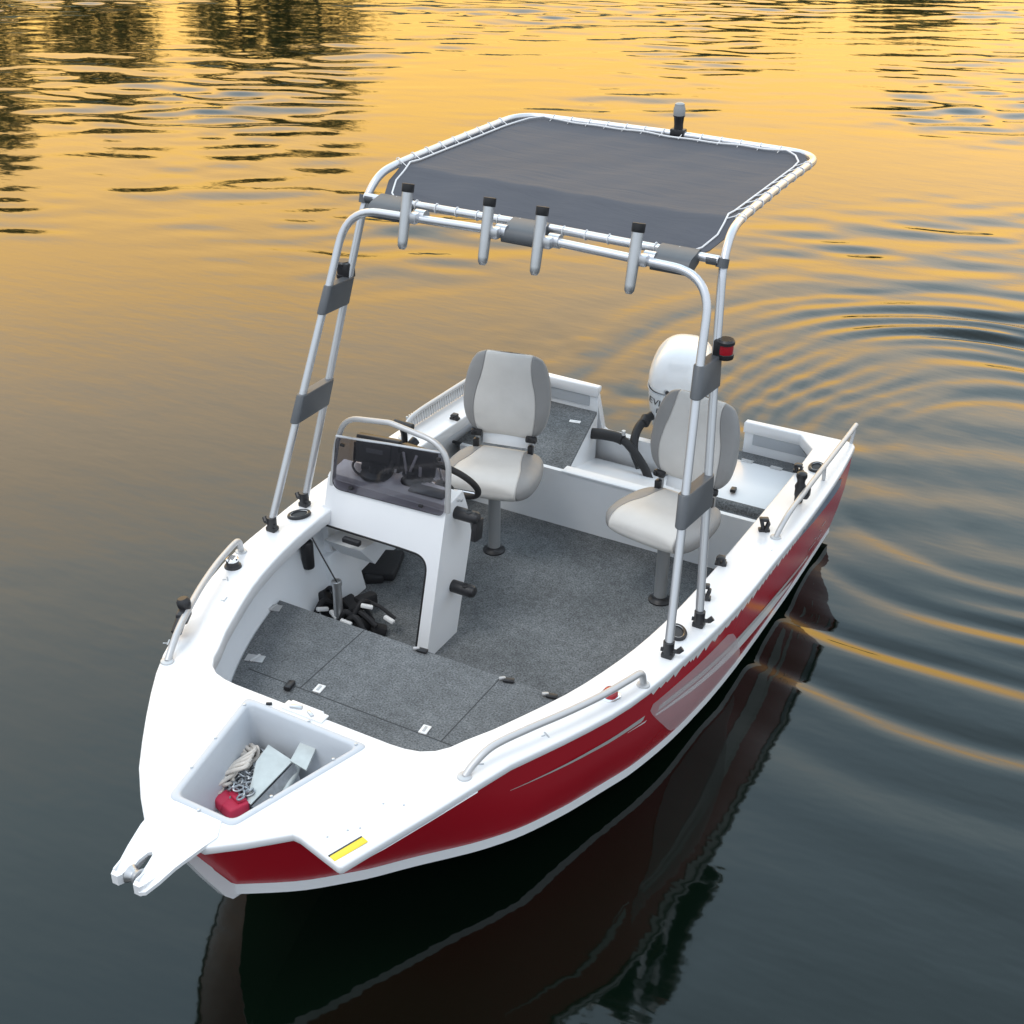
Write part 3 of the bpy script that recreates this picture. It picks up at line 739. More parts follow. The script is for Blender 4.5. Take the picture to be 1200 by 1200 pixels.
# ---- seats
def make_seat(loc, yaw):
    root = empty('swivel_seat', (loc[0], loc[1], .19), (0, 0, yaw), boat)
    mb = MB(); mb.lathe([(.062, 0), (.062, .008), (.054, .014), (.045, .020), (.041, .03)], seg=24, mi=0); mb.lathe([(.034, .02), (.034, .22), (.033, .40), (.032, .42)], seg=20, mi=1)
    mb.lathe([(.036, .40), (.06, .41), (.07, .425), (.07, .44)], seg=20, mi=0)
    mb.build('pedestal', [M['black'], M['pedestal']], root)
    # cushion (local: +y forward)
    rows = []; n = 44; m = 40
    W = smooth_tab([0, .15, .4, .7, .9, 1], [.205, .235, .258, .262, .245, .215])
    for i in range(n + 1):
        v = i / n
        vv = .5 - .5 * math.cos(math.pi * v)                       # 0 rear .. 1 front
        y = lerp(-.24, .235, vv)
        e = (1 - abs(2 * vv - 1) ** 3.2) ** (1 / 2.6) if 0 < vv < 1 else 0.
        w = W(vv) * (.80 + .20 * e) if 0 < vv < 1 else W(vv) * .78
        h = max(.004, .072 * e) * (1.10 - .2 * (1 - vv))
        row = []
        for k in range(m):
            a = 2 * math.pi * k / m; ca, sa = math.cos(a), math.sin(a)
            x = w * abs(ca) ** .55 * (1 if ca > 0 else -1); z = h * abs(sa) ** .75 * (1 if sa > 0 else -1)
            if sa > 0: z -= .018 * math.exp(-((x / .13) ** 2 + ((y + .03) / .13) ** 2)) * e; z += .020 * max(0, (vv - .5)) 
            row.append((x, y, z))
        rows.append(row)
    mb = MB(); mb.grid(rows, closed=True); mb.add(rows[0], [tuple(range(m))]); mb.add(rows[-1], [tuple(range(m))])
    mb.build('seat', M['vinyl_seat'], root, ang=75, loc=(0, .02, .505))
    # backrest (local z up 0..0.52), leans back
    rows = []
    Wb = smooth_tab([0, .05, .12, .30, .50, .68, .82, .92, .97, 1], [.15, .185, .21, .236, .242, .234, .218, .198, .178, .140])
    n = 46
    for i in range(n + 1):
        v = .5 - .5 * math.cos(math.pi * i / n); z = .465 * v
        e = (1 - abs(2 * v - 1) ** 4.5) ** (1 / 2.4) if 0 < v < 1 else 0.
        w = Wb(v) * (.90 + .10 * e); t = max(.004, .052 * e)
        row = []
        for k in range(m):
            a = 2 * math.pi * k / m; ca, sa = math.cos(a), math.sin(a)
            x = w * abs(ca) ** .5 * (1 if ca > 0 else -1); y = t * abs(sa) ** .7 * (1 if sa > 0 else -1)
            y += .26 * x * x                                        # bolsters wrap forward
            if sa > 0: y += .012 * math.exp(-((z - .15) / .09) ** 2) - .010 * math.exp(-((x / .11) ** 2))
            row.append((x, y, z))
        rows.append(row)
    mb = MB(); mb.grid(rows, closed=True); mb.add(rows[0], [tuple(range(m))]); mb.add(rows[-1], [tuple(range(m))])
    mb.build('backrest', M['vinyl_back'], root, ang=75, loc=(0, -.205, .62), rot=(R(8), 0, 0))
    for s in (-1, 1):
        mb = MB(); mb.box((s * .155, -.185, .60), (.022, .03, .15), (R(6), 0, 0), .004, mi=0); mb.box((s * .155, -.162, .635), (.062, .03, .035), (R(6), 0, 0), .008, mi=1)
        for q in (-1, 1): mb.lathe([(.010, 0), (.010, .006), (.006, .008)], (s * .155 + q * .018, -.147, .638), (0, 1, .1), 10, mi=1)
        mb.box((s * .155, -.155, .575), (.03, .03, .05), None, .004, mi=1)
        mb.build('hinge', [M['alu_dull'], M['black']], root)
    mb = MB(); mb.box((0, -.20, .60), (.26, .008, .08), (R(6), 0, 0), .003); mb.build('back_panel', M['white_in'], root)
    return root
seat_a = make_seat((.495, 1.46), R(12))
seat_a['label'] = 'swivel seat behind the helm console'
seat_b = make_seat((-.505, 1.46), R(-9))
seat_b['label'] = 'swivel seat beside the outboard motor tiller, behind the canopy legs'

# ---- canopy frame and canvas
TR = .0185
def make_canopy():
    root = empty('canopy_top', (0, 0, 0), (0, 0, 0), boat)
    mb = MB()
    fl = [(1.018, 2.695, .85), (.95, 2.484, 1.44), (.897, 2.29, 1.93), (.872, 2.19, 2.19), (.80, 2.135, 2.255), (.66, 2.13, 2.258)]
    front = fl + [(0, 2.13, 2.262)] + [(-x, y, z) for x, y, z in reversed(fl)]
    pf = fillet([fl[0], fl[2], (.868, 2.165, 2.252), (0, 2.13, 2.262), (-.868, 2.165, 2.252), (-fl[2][0],) + fl[2][1:], (-fl[0][0],) + fl[0][1:]], [0, .1, .17, 0, .17, .1, 0], 10)
    mb.tube(pf, TR, 14)
    f = mb.build('front_hoop', M['alu'], root)
    rl = [(1.042, 2.409, .81), (.904, 2.127, 1.914), (.862, 2.03, 2.26), (.848, 1.93, 2.355), (.835, 1.78, 2.372), (.822, 1.2, 2.376), (.822, .62, 2.372)]
    pr = fillet(rl + [(0, .60, 2.376)] + [(-x, y, z) for x, y, z in reversed(rl)], [0, .05, .08, .10, .08, .1, .17, 0, .17, .1, .08, .10, .08, .05, 0], 8)
    mb = MB(); mb.tube(pr, TR, 14); mb.build('rear_hoop', M['alu'], root)
    mb = MB(); mb.tube([(.85, 2.045, 2.275), (0, 2.045, 2.283), (-.85, 2.045, 2.275)], TR, 14); mb.build('cross_bar', M['alu'], root)
    for s in (-1, 1):
        mb = MB(); mb.lathe([(.026, -.018), (.026, .018)], (s * .862, 2.035, 2.262), (0, -.3, 1), 14); mb.lathe([(.022, 0), (.022, .045)], (s * .80, 2.043, 2.272), (s, 0, 0), 12); mb.build('clamp', M['grey'], root)
    # brace plates on the cross bars
    for x0, x1 in ((.60, .765), (-.09, .085), (-.765, -.60)):
        prof = [(2.020, .012), (2.028, .026), (2.045, .032), (2.128, .028), (2.152, .018), (2.162, -.004), (2.155, -.030), (2.128, -.042), (2.045, -.026), (2.022, -.008)]
        mb = MB(); mb.prism(prof, lambda a, b, t: (t, a, 2.264 + b + (2.09 - a) * .15), x0, x1); mb.build('brace_plate', M['grey'], root, ang=60)
    # brace plates on the legs
    def on(pl, z):
        for i in range(len(pl) - 1):
            if pl[i][2] <= z <= pl[i + 1][2]:
                t = (z - pl[i][2]) / (pl[i + 1][2] - pl[i][2]); return Vector(pl[i]).lerp(Vector(pl[i + 1]), t)
    for s in (-1, 1):
        for z0, z1 in ((1.80, 1.925), (1.315, 1.445)):
            mb = MB(); rings = []
            for z in (z0, z0 + .003, z1 - .003, z1):
                a = on(fl, z); b = on(rl, z - .012); d = (b - a).normalized(); nx = Vector((d.y, -d.x, 0)); ins = .003 if z in (z0, z1) else 0
                ring = []
                for cc, base in ((a, -1), (b, 1)):
                    for k in range(9):
                        ang = math.pi * (k / 8) - math.pi / 2
                        v = d * base * math.cos(ang) + nx * (math.sin(ang) * (1 if base > 0 else -1))
                        ring.append(Vector((s * 1, 1, 1)) * 0 + Vector(((cc + v * (.0245 - ins)).x * s, (cc + v * (.0245 - ins)).y, (cc + v * (.0245 - ins)).z)))
                rings.append(ring)
            mb.grid(rings, closed=True); mb.add(rings[0], [tuple(range(18))]); mb.add(rings[-1], [tuple(range(18))])
            mb.build('leg_brace', M['grey'], root, ang=40)
        for (x, y, z) in (fl[0], rl[0]):
            mb = MB(); zz = sheer(y); mb.box((s * x, y, zz + .012), (.05, .045, .024), None, .006)
            mb.lathe([(.024, 0), (.024, .055)], (s * x, y, zz + .02), (0, 0, 1), 14); mb.tube([(s * (x - .03), y + .01, zz + .035), (s * (x + .045), y - .005, zz + .035)], .009, 8)
            mb.tube([(s * (x + .04), y - .005, zz + .035), (s * (x + .055), y - .015, zz + .05)], .012, 8)
            mb.build('foot', M['black'], root)
    # navigation lights half way up the rear legs
    for s in (-1, 1):
        mb = MB(); c = Vector((s * .938, 2.118, 1.94)); mb.lathe([(.036, -.040), (.037, -.036), (.037, -.020), (.033, -.018)], c, (0, 0, 1), 18); mb.lathe([(.033, .020), (.037, .022), (.037, .034), (.030, .042)], c, (0, 0, 1), 18)
        mb.lathe([(.033, -.019), (.034, 0), (.033, .021)], c, (0, 0, 1), 18, mi=1 if s < 0 else 0); mb.box((s * .912, 2.118, 1.94), (.035, .062, .076), None, .006)
        o = mb.build('navigation_light', [M['black'], M['redlens']], root); o['label'] = 'red port light on a black housing' if s < 0 else 'black starboard light housing'
    # stern light
    mb = MB(); c = (-.075, .605, 2.388); mb.box((c[0], c[1], c[2]), (.075, .05, .035), None, .006, mi=0); mb.lathe([(.024, .01), (.023, .04), (.026, .075), (.030, .08), (.030, .086)], c, (0, .05, 1), 16, mi=0)
    mb.lathe([(.030, .086), (.030, .118), (.026, .128), (.024, .142), (.015, .147)], c, (0, .05, 1), 16, mi=1); mb.build('anchor_light', [M['black'], M['pedestal']], root)
    # rod holders
    for x in (.548, .142, -.108, -.540):
        t = Vector((x, 2.155, 2.378)); b = Vector((x - .004, 2.222, 2.132)); ax = (b - t).normalized()
        mb = MB(); mb.tube([t, t.lerp(b, .5), t.lerp(b, .86), t.lerp(b, .95), b], .0245, 16, rfun=lambda u: [1, .98, .93, .84, .5][min(4, int(round(u * 4)))])
        mb.lathe([(.0275, -.026), (.0275, .008), (.026, .010)], t, ax, 16, mi=1); mb.lathe([(.020, -.0265), (.020, -.022)], t, ax, 12, mi=1)
        mb.tube([(x - .025, 2.13, 2.262), (x - .075, 2.13, 2.262)], .030, 14, mi=2); mb.box((x - .035, 2.165, 2.262), (.045, .05, .05), None, .012, mi=2)
        mb.build('rod_holder', [M['alu_dull'], M['black'], M['alu']], root)
    # canvas: droops to the cross bar in front of the crease
    edge_rear, edge_front = .622, 2.018
    xs = lambda y: itp(y, [.622, .66, .74, .86, 1.80, 1.90, 1.985, 2.018], [.690, .750, .795, .806, .816, .818, .785, .745])
    zs = lambda y, u: (.010 * abs(u) ** 10 if y < 1.8 else 0) + itp(y, [.622, .66, .74, 1.70, 1.78, 1.80, 1.83, 2.018], [2.374, 2.368, 2.356, 2.360, 2.367, 2.366, 2.349, 2.272]) - .012 * (1 - u * u) * math.sin(math.pi * min(1, max(0, (y - .7) / 1.1)))
    YS = sorted(set([.622, .64, .67, .70, .74, .80, .86] + [lerp(.9, 1.74, i / 22) for i in range(23)] + [1.76, 1.78, 1.80, 1.82, 1.84, 1.87, 1.90, 1.93, 1.96, 1.985, 2.005, 2.018]))
    rows = []
    for y in YS:
        row = []
        for k in range(49):
            u = 2 * k / 48 - 1; x = xs(y) * u
            w = .0035 * math.sin(9 * x + 5 * y) * math.sin(7 * y - 3 * x) + .002 * math.sin(23 * x - 11 * y)
            if y > 1.84: w += .007 * (abs(u) ** 6) * math.sin(60 * (y + abs(x))) 
            row.append((x, y, zs(y, u) + w * (1 - abs(u) ** 8)))
        rows.append(row)
    mb = MB(); mb.grid(rows)
    mb.grid([[(x, y, z - .003) for x, y, z in r] for r in rows])
    can = mb.build('canvas', M['canvas'], root, ang=180)
    e = [Vector(r[0]) for r in rows] + [Vector(p) for p in rows[-1][1:]] + [Vector(r[-1]) for r in reversed(rows[:-1])] + [Vector(p) for p in reversed(rows[0][1:-1])]
    mb = MB(); c0 = Vector((0, 1.35, 2.35))
    cord = [p + Vector(((c0 - p).x * .045, (c0 - p).y * (.058 if p.y < c0.y else .012), .005)) for p in e]
    mb.tube(cord, .0042, 6, closed=True)
    # ties wrapped round the frame
    def tie(p, q):
        q = Vector(q); mb.tube([p, p.lerp(q, .6) + Vector((0, 0, .010)), q + Vector((0, 0, TR + .003))], .0022, 5)
        d = (q - Vector(p)); d.z = 0; d.normalize(); t = d.cross(Vector((0, 0, 1)))
        ring = [q + (d * math.cos(a) + Vector((0, 0, 1)) * math.sin(a)) * (TR + .0025) for a in [2 * math.pi * k / 12 for k in range(12)]]
        mb.tube(ring, .0024, 5, closed=True)
    for s in (-1, 1):
        for y in [.86 + .118 * i for i in range(9)]: tie(Vector((s * xs(y) * .958, y, zs(y, 1) + .006)), (s * itp(y, [.62, 1.2, 1.78, 1.93], [.822, .822, .835, .848]), y - .02, 2.3745))
    for i in range(13):
        x = -.62 + i * 1.24 / 12
        tie(Vector((x, .672, 2.371)), (x, .605 + .02 * (x / .7) ** 2, 2.374 - .003 * (x / .7) ** 2))
    for i in range(14):
        x = -.68 + i * 1.36 / 13; tie(Vector((x, 2.012, 2.285)), (x, 2.045, 2.280))
    mb.build('lacing_cord', M['cord'], can)
    return root
make_canopy()

# ---- rails
def rail(name, pts, r, feet=()):
    mb = MB(); mb.tube(pts, r, 12)
    for p in feet: mb.lathe([(.028, 0), (.026, .006), (.018, .008)], p, (0, 0, 1), 14)
    return mb.build(name, M['steel'], boat)
for s in (-1, 1):
    pts = fillet(spline([(s * .690, 3.785, .85), (s * .705, 3.735, .885), (s * .735, 3.655, .915), (s * .80, 3.515, .917), (s * .875, 3.35, .908), (s * .945, 3.17, .897), (s * .993, 3.01, .888)], 6) + [(s * 1.008, 2.945, .882), (s * 1.012, 2.935, .82)], .03, 4)
    rail('bow_rail', pts, .0145, [(s * .690, 3.787, sheer(3.78)), (s * 1.012, 2.935, sheer(2.93))])
    pts = spline([(s * 1.075, 1.47, sheer(1.47)), (s * 1.085, 1.42, .80), (s * 1.09, 1.30, .828), (s * 1.09, 1.0, .822)] + ([(s * 1.09, .5, .805), (s * 1.088, .12, .79)] if s < 0 else [(s * 1.09, .72, .812), (s * 1.09, .50, .80)]), 6)
    o = rail('stern_rail', pts, .0135, [(s * 1.075, 1.47, sheer(1.47))])
    mb = MB(); mb.tube([(s * 1.09, .74, .81), (s * 1.09, .72, sheer(.72))], .010, 10); mb.build('stanchion', M['steel'], o)
    ye = .13 if s < 0 else .51
    mb = MB(); mb.tube([(s * 1.088, ye, .79), (s * 1.086, ye + .04, sheer(ye) - .005)], .010, 10); mb.build('stanchion', M['steel'], o)
# ribbed tread under the starboard stern rail
mb = MB()
for i in range(34):
    y = .55 + i * .025; mb.box((1.105, y, sheer(y) + .045), (.012, .012, .085), None, .003)
mb.build('ribbed_guard', M['alu_dull'], boat)
# ball mounts
mb = MB(); z = .80; mb.lathe([(.022, -.06), (.024, 0), (.029, .03), (.020, .05), (.022, .068), (.029, .085), (.026, .103), (.012, .112)], (-1.055, 1.05, .80), (0, 0, 1), 16); mb.box((-1.07, 1.05, .80), (.075, .06, .06), None, .014); mb.build('rail_mount', M['black'], boat)
mb = MB(); mb.box((.795, 3.56, .905), (.05, .085, .055), (0, 0, .45), .014); mb.lathe([(.024, 0), (.029, .02), (.029, .04), (.020, .052)], (.80, 3.54, .92), (.2, 0, 1), 16); mb.tube([(.785, 3.59, .90), (.77, 3.64, .87)], .022, 10); mb.build('rail_mount', M['black'], boat)

# ---- gunwale fittings
def flush_holder(x, y, a):
    z = sheer(y); mb = MB()
    rx, ry = .052, .034; ring = []
    for k in range(28):
        t = 2 * math.pi * k / 28; px, py = rx * math.cos(t), ry * math.sin(t)
        ring.append((x + px * math.cos(a) - py * math.sin(a), y + px * math.sin(a) + py * math.cos(a), z + .007))
    mb.tube(ring, .009, 8, closed=True); mb.add([(p[0], p[1], z + .006) for p in ring], [tuple(range(28))], 1)
    ring2 = [(x + (p[0] - x) * .86, y + (p[1] - y) * .86, z + .012) for p in ring]; mb.tube(ring2, .002, 6, closed=True, mi=2)
    mb.build('flush_rod_holder', [M['black'], M['dark'], M['alu_dull']], boat)
flush_holder(1.0, 2.51, R(60)); flush_holder(-.985, 2.515, R(120)); flush_holder(-1.015, .60, R(90)); flush_holder(1.02, .60, R(90))
mb = MB(); zc_ = sheer(3.062); mb.lathe([(.040, 0), (.038, .008), (.030, .012), (.028, .035)], (.955, 3.062, zc_), (0, 0, 1), 18); mb.lathe([(.029, .034), (.029, .042), (.022, .048)], (.955, 3.062, zc_), (0, 0, 1), 18, mi=1); mb.build('fuel_filler', [M['black'], M['chrome']], boat)
mb = MB(); zc_ = sheer(3.082); mb.lathe([(.042, 0), (.042, .006), (.034, .010)], (-.932, 3.075, zc_), (0, 0, 1), 18, mi=1); mb.lathe([(.032, .009), (.030, .026), (.020, .038), (.006, .042)], (-.932, 3.075, zc_), (0, 0, 1), 18); mb.build('side_light', [M['redlens'], M['chrome']], boat)
for x, y, h, a in [(-.985, 2.19, .075, .3), (-.938, 1.86, .04, .2), (-1.003, 1.435, .07, .5), (-.945, .70, .045, .1), (.96, 1.1, .03, 0)]:
    z = sheer(y); mb = MB(); mb.box((x, y, z + .007), (.055, .034, .014), (0, 0, a), .004); mb.box((x + .012, y, z + h * .5), (.018, .034, h), (.1, .25, a), .005); mb.box((x - .014, y + .004, z + h * .42), (.016, .03, h * .8), (-.1, -.25, a), .005); mb.box((x, y, z + h * .92), (.036, .034, .016), (0, 0, a), .005)
    mb.build('rope_clip', M['black'], boat)

# ---- outboard motor
def make_motor():
    root = empty('outboard_motor', (.055, -.115, .40), (R(-4), 0, R(14)), boat)
    def ringat(z, hx, hyf, hyb, yc=0, n=40, e=.62):
        r = []
        for k in range(n):
            a = 2 * math.pi * k / n; ca, sa = math.cos(a), math.sin(a)
            r.append((hx * abs(ca) ** e * (1 if ca > 0 else -1), yc + (hyf if sa > 0 else hyb) * abs(sa) ** e * (1 if sa > 0 else -1), z))
        return r
    # lower cowl
    rows = [ringat(z, hx, f, b) for z, hx, f, b in [(.02, .135, .17, .22), (.06, .158, .195, .26), (.14, .175, .21, .29), (.235, .187, .224, .315), (.325, .193, .232, .325)]]
    mb = MB(); mb.grid(rows, closed=True); mb.add(rows[0], [tuple(range(40))]); mb.build('lower_cowl', M['cowl_low'], root, ang=50)
    mb = MB(); r = ringat(.33, .195, .234, .327); mb.tube(r, .004, 6, closed=True); mb.build('cowl_seal', M['greyline'], root)
    rows = []
    for z, k in [(.333, .985), (.34, 1.0), (.365, 1.01), (.40, .995), (.44, .955), (.475, .89), (.505, .80), (.53, .68), (.548, .54), (.560, .38), (.566, .2), (.568, .05)]:
        rows.append(ringat(z, .195 * k, .234 * k, .327 * k, -.02 * (1 - k), e=.70 + .2 * (1 - k)))
    mb = MB(); mb.grid(rows, closed=True); mb.add(rows[-1], [tuple(range(40))]); cowl = mb.build('engine_cover', M['cowl'], root, ang=60)
    mb = MB(); mb.lathe([(.022, 0), (.022, .006), (.014, .010)], (.055, .226, .355), (0, 1, .05), 16); mb.lathe([(.012, .009), (.012, .014)], (.055, .226, .355), (0, 1, .05), 12, mi=1); mb.build('cover_latch', [M['alu_dull'], M['black']], cowl)
    # lettering wrapped onto the front of the lower cowl
    for txt, size, z0, x0 in (('EVINRUDE', .064, .245, .172), ('E-TEC', .052, .190, .120)):
        cu = bpy.data.curves.new('lettering', 'FONT'); cu.body = txt; cu.size = size; cu.shear = .15; cu.extrude = 0.0
        tmp = bpy.data.objects.new('lettering', cu); COL.objects.link(tmp)
        dg = bpy.context.evaluated_depsgraph_get(); me = bpy.data.meshes.new_from_object(tmp.evaluated_get(dg)); bpy.data.objects.remove(tmp)
        b = bmesh.new(); b.from_mesh(me); bmesh.ops.triangulate(b, faces=b.faces)
        for _ in range(2): bmesh.ops.subdivide_edges(b, edges=[e for e in b.edges if e.calc_length() > .012], cuts=1)
        mnx = min(v.co.x for v in b.verts); mny = min(v.co.y for v in b.verts)
        for v in b.verts:
            tx, tz = (v.co.x - mnx) * .95, v.co.y - mny; x = x0 - tx; z = z0 + tz
            hx = itp(z, [.02, .06, .14, .235, .325], [.135, .158, .175, .187, .193]); hf = itp(z, [.02, .06, .14, .235, .325], [.17, .195, .21, .224, .232])
            q = min(.96, abs(x) / hx); yy = hf * (1 - q ** (2 / .62)) ** (.62 / 2)
            v.co = Vector((x, yy + .0035, z))
        b.to_mesh(me); b.free(); me.materials.clear(); me.materials.append(M['black'])
        o = bpy.data.objects.new('lettering', me); COL.objects.link(o); o.parent = root
    # leg, bracket, propeller
    mb = MB(); mb.grid([ringat(z, hx, f, b, 0, 24, .8) for z, hx, f, b in [(.02, .09, .10, .14), (-.2, .06, .08, .13), (-.45, .045, .07, .14), (-.62, .03, .10, .16), (-.80, .012, .06, .10)]], closed=True)
    mb.box((0, -.08, -.52), (.20, .34, .010), None, .003); mb.lathe([(.02, -.16), (.045, -.08), (.05, .1), (.035, .2)], (0, -.03, -.66), (0, -1, 0), 16)
    mb.build('drive_leg', M['cowl_low'], root)
    mb = MB(); mb.box((0, .20, -.06), (.22, .05, .22), None, .01); mb.box((0, .15, -.02), (.12, .14, .10), None, .01); mb.build('clamp_bracket', M['black'], root)
    mb = MB()
    for k in range(3):
        a = k * 2 * math.pi / 3; mb.box((.08 * math.cos(a), -.20, -.66 + .08 * math.sin(a)), (.10, .012, .07), (.0, -a, .5), .004)
    mb.build('propeller', M['alu_dull'], root)
    # rigging hose
    mb = MB()
    loc = lambda p: tuple((root.matrix_basis.inverted() @ Vector(p)))
    A = spline([(.455, .36, .455), (.36, .34, .462), (.25, .33, .455), (.16, .36, .42), (.06, .40, .345), (.0, .42, .27), (-.06, .36, .22)], 8)
    mb.tube([loc(p) for p in A[:len(A) // 2 - 6]], .034, 14); mb.tube([loc(p) for p in A[len(A) // 2 - 8:]], .026, 14)
    mb.lathe([(.055, 0), (.055, .012), (.036, .02)], loc((.462, .36, .452)), (-1, 0, 0), 18)
    B = spline([(.12, .02, .545), (.165, .11, .53), (.19, .19, .50), (.185, .27, .455), (.155, .34, .40), (.09, .39, .33)], 8)
    mb.tube([loc(p) for p in B], .027, 14); mb.lathe([(.034, -.02), (.034, .03), (.028, .035)], loc((.175, .14, .52)), (.2, 1, -.35), 14)
    mb.build('rigging_hose', M['rubber'], root)
    mb = MB(); mb.lathe([(.012, 0), (.012, .03)], loc((.235, .33, .485)), (0, 0, 1), 10); mb.build('hose_clip', M['steel'], root)
make_motor()

# ------------------------------------------------------------------ loose things in the boat
# anchor: two galvanised plates on a shank
anchor = tag(empty('anchor', (.05, 4.0, .57)), 'galvanised plate anchor lying on its chain in the bow locker', 'anchor')
L = lambda pts: [(x - .05, y - 4.0, z - .57) for x, y, z in pts]
def plate(name, q, th, par, m):
    mb = MB(); Q = [Vector(p) for p in L(q)]; n = (Q[1] - Q[0]).cross(Q[2] - Q[0]).normalized()
    if n.z < 0: n = -n
    k = len(Q); mb.add([p + n * th for p in Q] + Q, [tuple(range(k)), tuple(reversed(range(k, 2 * k)))] + [(i, i + k, (i + 1) % k + k, (i + 1) % k) for i in range(k)])
    return mb.build(name, m, par, smooth=False)
plate('fluke', [(.112, 3.892, .735), (-.012, 3.906, .72), (.018, 4.125, .665), (.040, 4.120, .665), (.108, 3.972, .715)], .006, anchor, M['galv'])
plate('fluke', [(-.014, 3.906, .715), (.016, 4.127, .660), (-.035, 4.09, .60), (-.06, 3.92, .62)], .006, anchor, M['chain'])
plate('stock_plate', [(-.003, 3.828, .765), (-.077, 3.837, .765), (-.104, 3.943, .74), (-.021, 3.930, .74)], .008, anchor, M['galv'])
mb = MB(); mb.tube(L([(-.01, 3.85, .70), (-.03, 3.92, .675), (-.045, 4.02, .66)]), .010, 10); mb.tube(L([(.0, 3.84, .68), (.0, 3.95, .65), (-.01, 4.13, .63)]), .012, 10); mb.build('shank', M['galv'], anchor)
# chain: a heap of real links
def make_chain():
    rr = random.Random(5); mb = MB()
    path = []
    a = 0
    for i in range(120):
        u = i / 119; a += rr.uniform(.5, 1.1)
        cx0 = lerp(.165, .075, u if u < .8 else .8 - (u - .8)); cy = lerp(3.88, 4.11, (u * 1.3) % 1)
        path.append(Vector((cx0 - .020 + .050 * math.cos(a) * rr.uniform(.5, 1.1), cy + .06 * math.sin(a) * rr.uniform(.5, 1.1), .632 + .045 * rr.random() + .025 * math.sin(3.1 * u))))
    for i, p in enumerate(path):
        e = Euler((rr.uniform(-.9, .9), rr.uniform(-.9, .9), rr.uniform(0, 6.3))).to_matrix()
        ring = []
        for k in range(14):
            t = 2 * math.pi * k / 14; ring.append(p + e @ Vector((.011 * math.cos(t), .019 * math.sin(t), 0)))
        mb.tube(ring, .0042, 6, closed=True)
    o = mb.build('anchor_chain', M['chain'], None)
    tag(o, 'grey steel chain heaped under the anchor in the bow locker', 'chain')
make_chain()
def make_rope():
    rr = random.Random(9); pts = []
    for i in range(60):
        u = i / 59; a = i * 1.25
        pts.append((lerp(.20, .165, u) + .032 * math.cos(a) + rr.uniform(-.008, .008), lerp(3.88, 4.17, (u * 2) % 1 if u < .5 else 1 - ((u * 2) % 1)) + .028 * math.sin(a), .65 + .045 * rr.random()))
    mb = MB(); mb.tube(spline([p[:2] + (p[2] + .02,) for p in pts], 6), .0078, 8)
    mb.tube(spline([(.222, 3.87, .62), (.235, 3.845, .70), (.238, 3.842, .745)], 6), .010, 8)
    for q in range(4):
        mb.tube(spline([(.20 - q * .012, 3.89 + q * .02, .70), (.150 - q * .01, 3.93 + q * .03, .725), (.165, 3.99 + q * .03, .72), (.185, 4.06 + q * .03, .71), (.172, 4.13 + q * .01, .70)], 8), .0085, 8)
    tag(mb.build('rope', M['rope'], None), 'cream rope coiled beside the chain in the bow locker', 'rope')
make_rope()
mb = MB(); mb.box((.093, 4.145, .648), (.118, .085, .05), (.05, .08, -.30), .009, 3); mb.box((.085, 4.120, .674), (.085, .040, .014), (.25, .1, -.38), .006, 3)
mb.box((.125, 4.150, .660), (.05, .075, .04), (.1, -.25, -.1), .010, 3)
tag(mb.build('pouch', M['redbag'], None, ang=60), 'small red fabric pouch in the front corner of the bow locker', 'pouch')
# gear under the console
mb = MB(); rr = random.Random(2)
for (x, y, z, sx, sy, sz, a) in [(.94, 2.45, .26, .09, .10, .14, .4), (.83, 2.40, .235, .10, .13, .09, -.5), (.70, 2.48, .23, .13, .06, .08, .9), (.63, 2.54, .215, .07, .08, .05, .2), (.76, 2.33, .27, .06, .12, .07, -.3), (.60, 2.45, .22, .08, .06, .05, .6)]:
    mb.box((x, y, z), (sx, sy, sz), (rr.uniform(-.4, .4), rr.uniform(-.4, .4), a), .014)
for q in range(13):
    x = rr.uniform(.52, .93); y = rr.uniform(2.38, 2.56); a = rr.uniform(0, 6.3); l = rr.uniform(.05, .12); z = rr.uniform(.24, .34)
    mb.tube(spline([(x - l * math.cos(a), y - l * .6 * math.sin(a), z - .05), (x, y, z + .02), (x + l * math.cos(a), y + l * .6 * math.sin(a), z - .03)], 6), rr.uniform(.008, .016), 8)
for c, a in [((.66, 2.46, .345), .5), ((.79, 2.56, .31), -.4), ((.70, 2.585, .31), .2), ((.86, 2.56, .32), .9), ((.55, 2.43, .285), -.1)]:
    mb.box(c, (.062, .024, .020), (.2, -.2, a), .006, mi=1)
tag(mb.build('gear_bundle', [M['pouch_black'], M['decal']], None), 'tangled black straps and pads with white bands inside the console opening', 'gear')
mb = MB(); mb.box((.93, 1.93, .215), (.20, .26, .05), (0, .05, .35), .018); mb.box((.90, 2.05, .21), (.10, .08, .04), (0, 0, .6), .012)
tag(mb.build('black_bag', M['pouch_black'], None), 'flat black bag lying on the carpet deep under the console', 'bag')

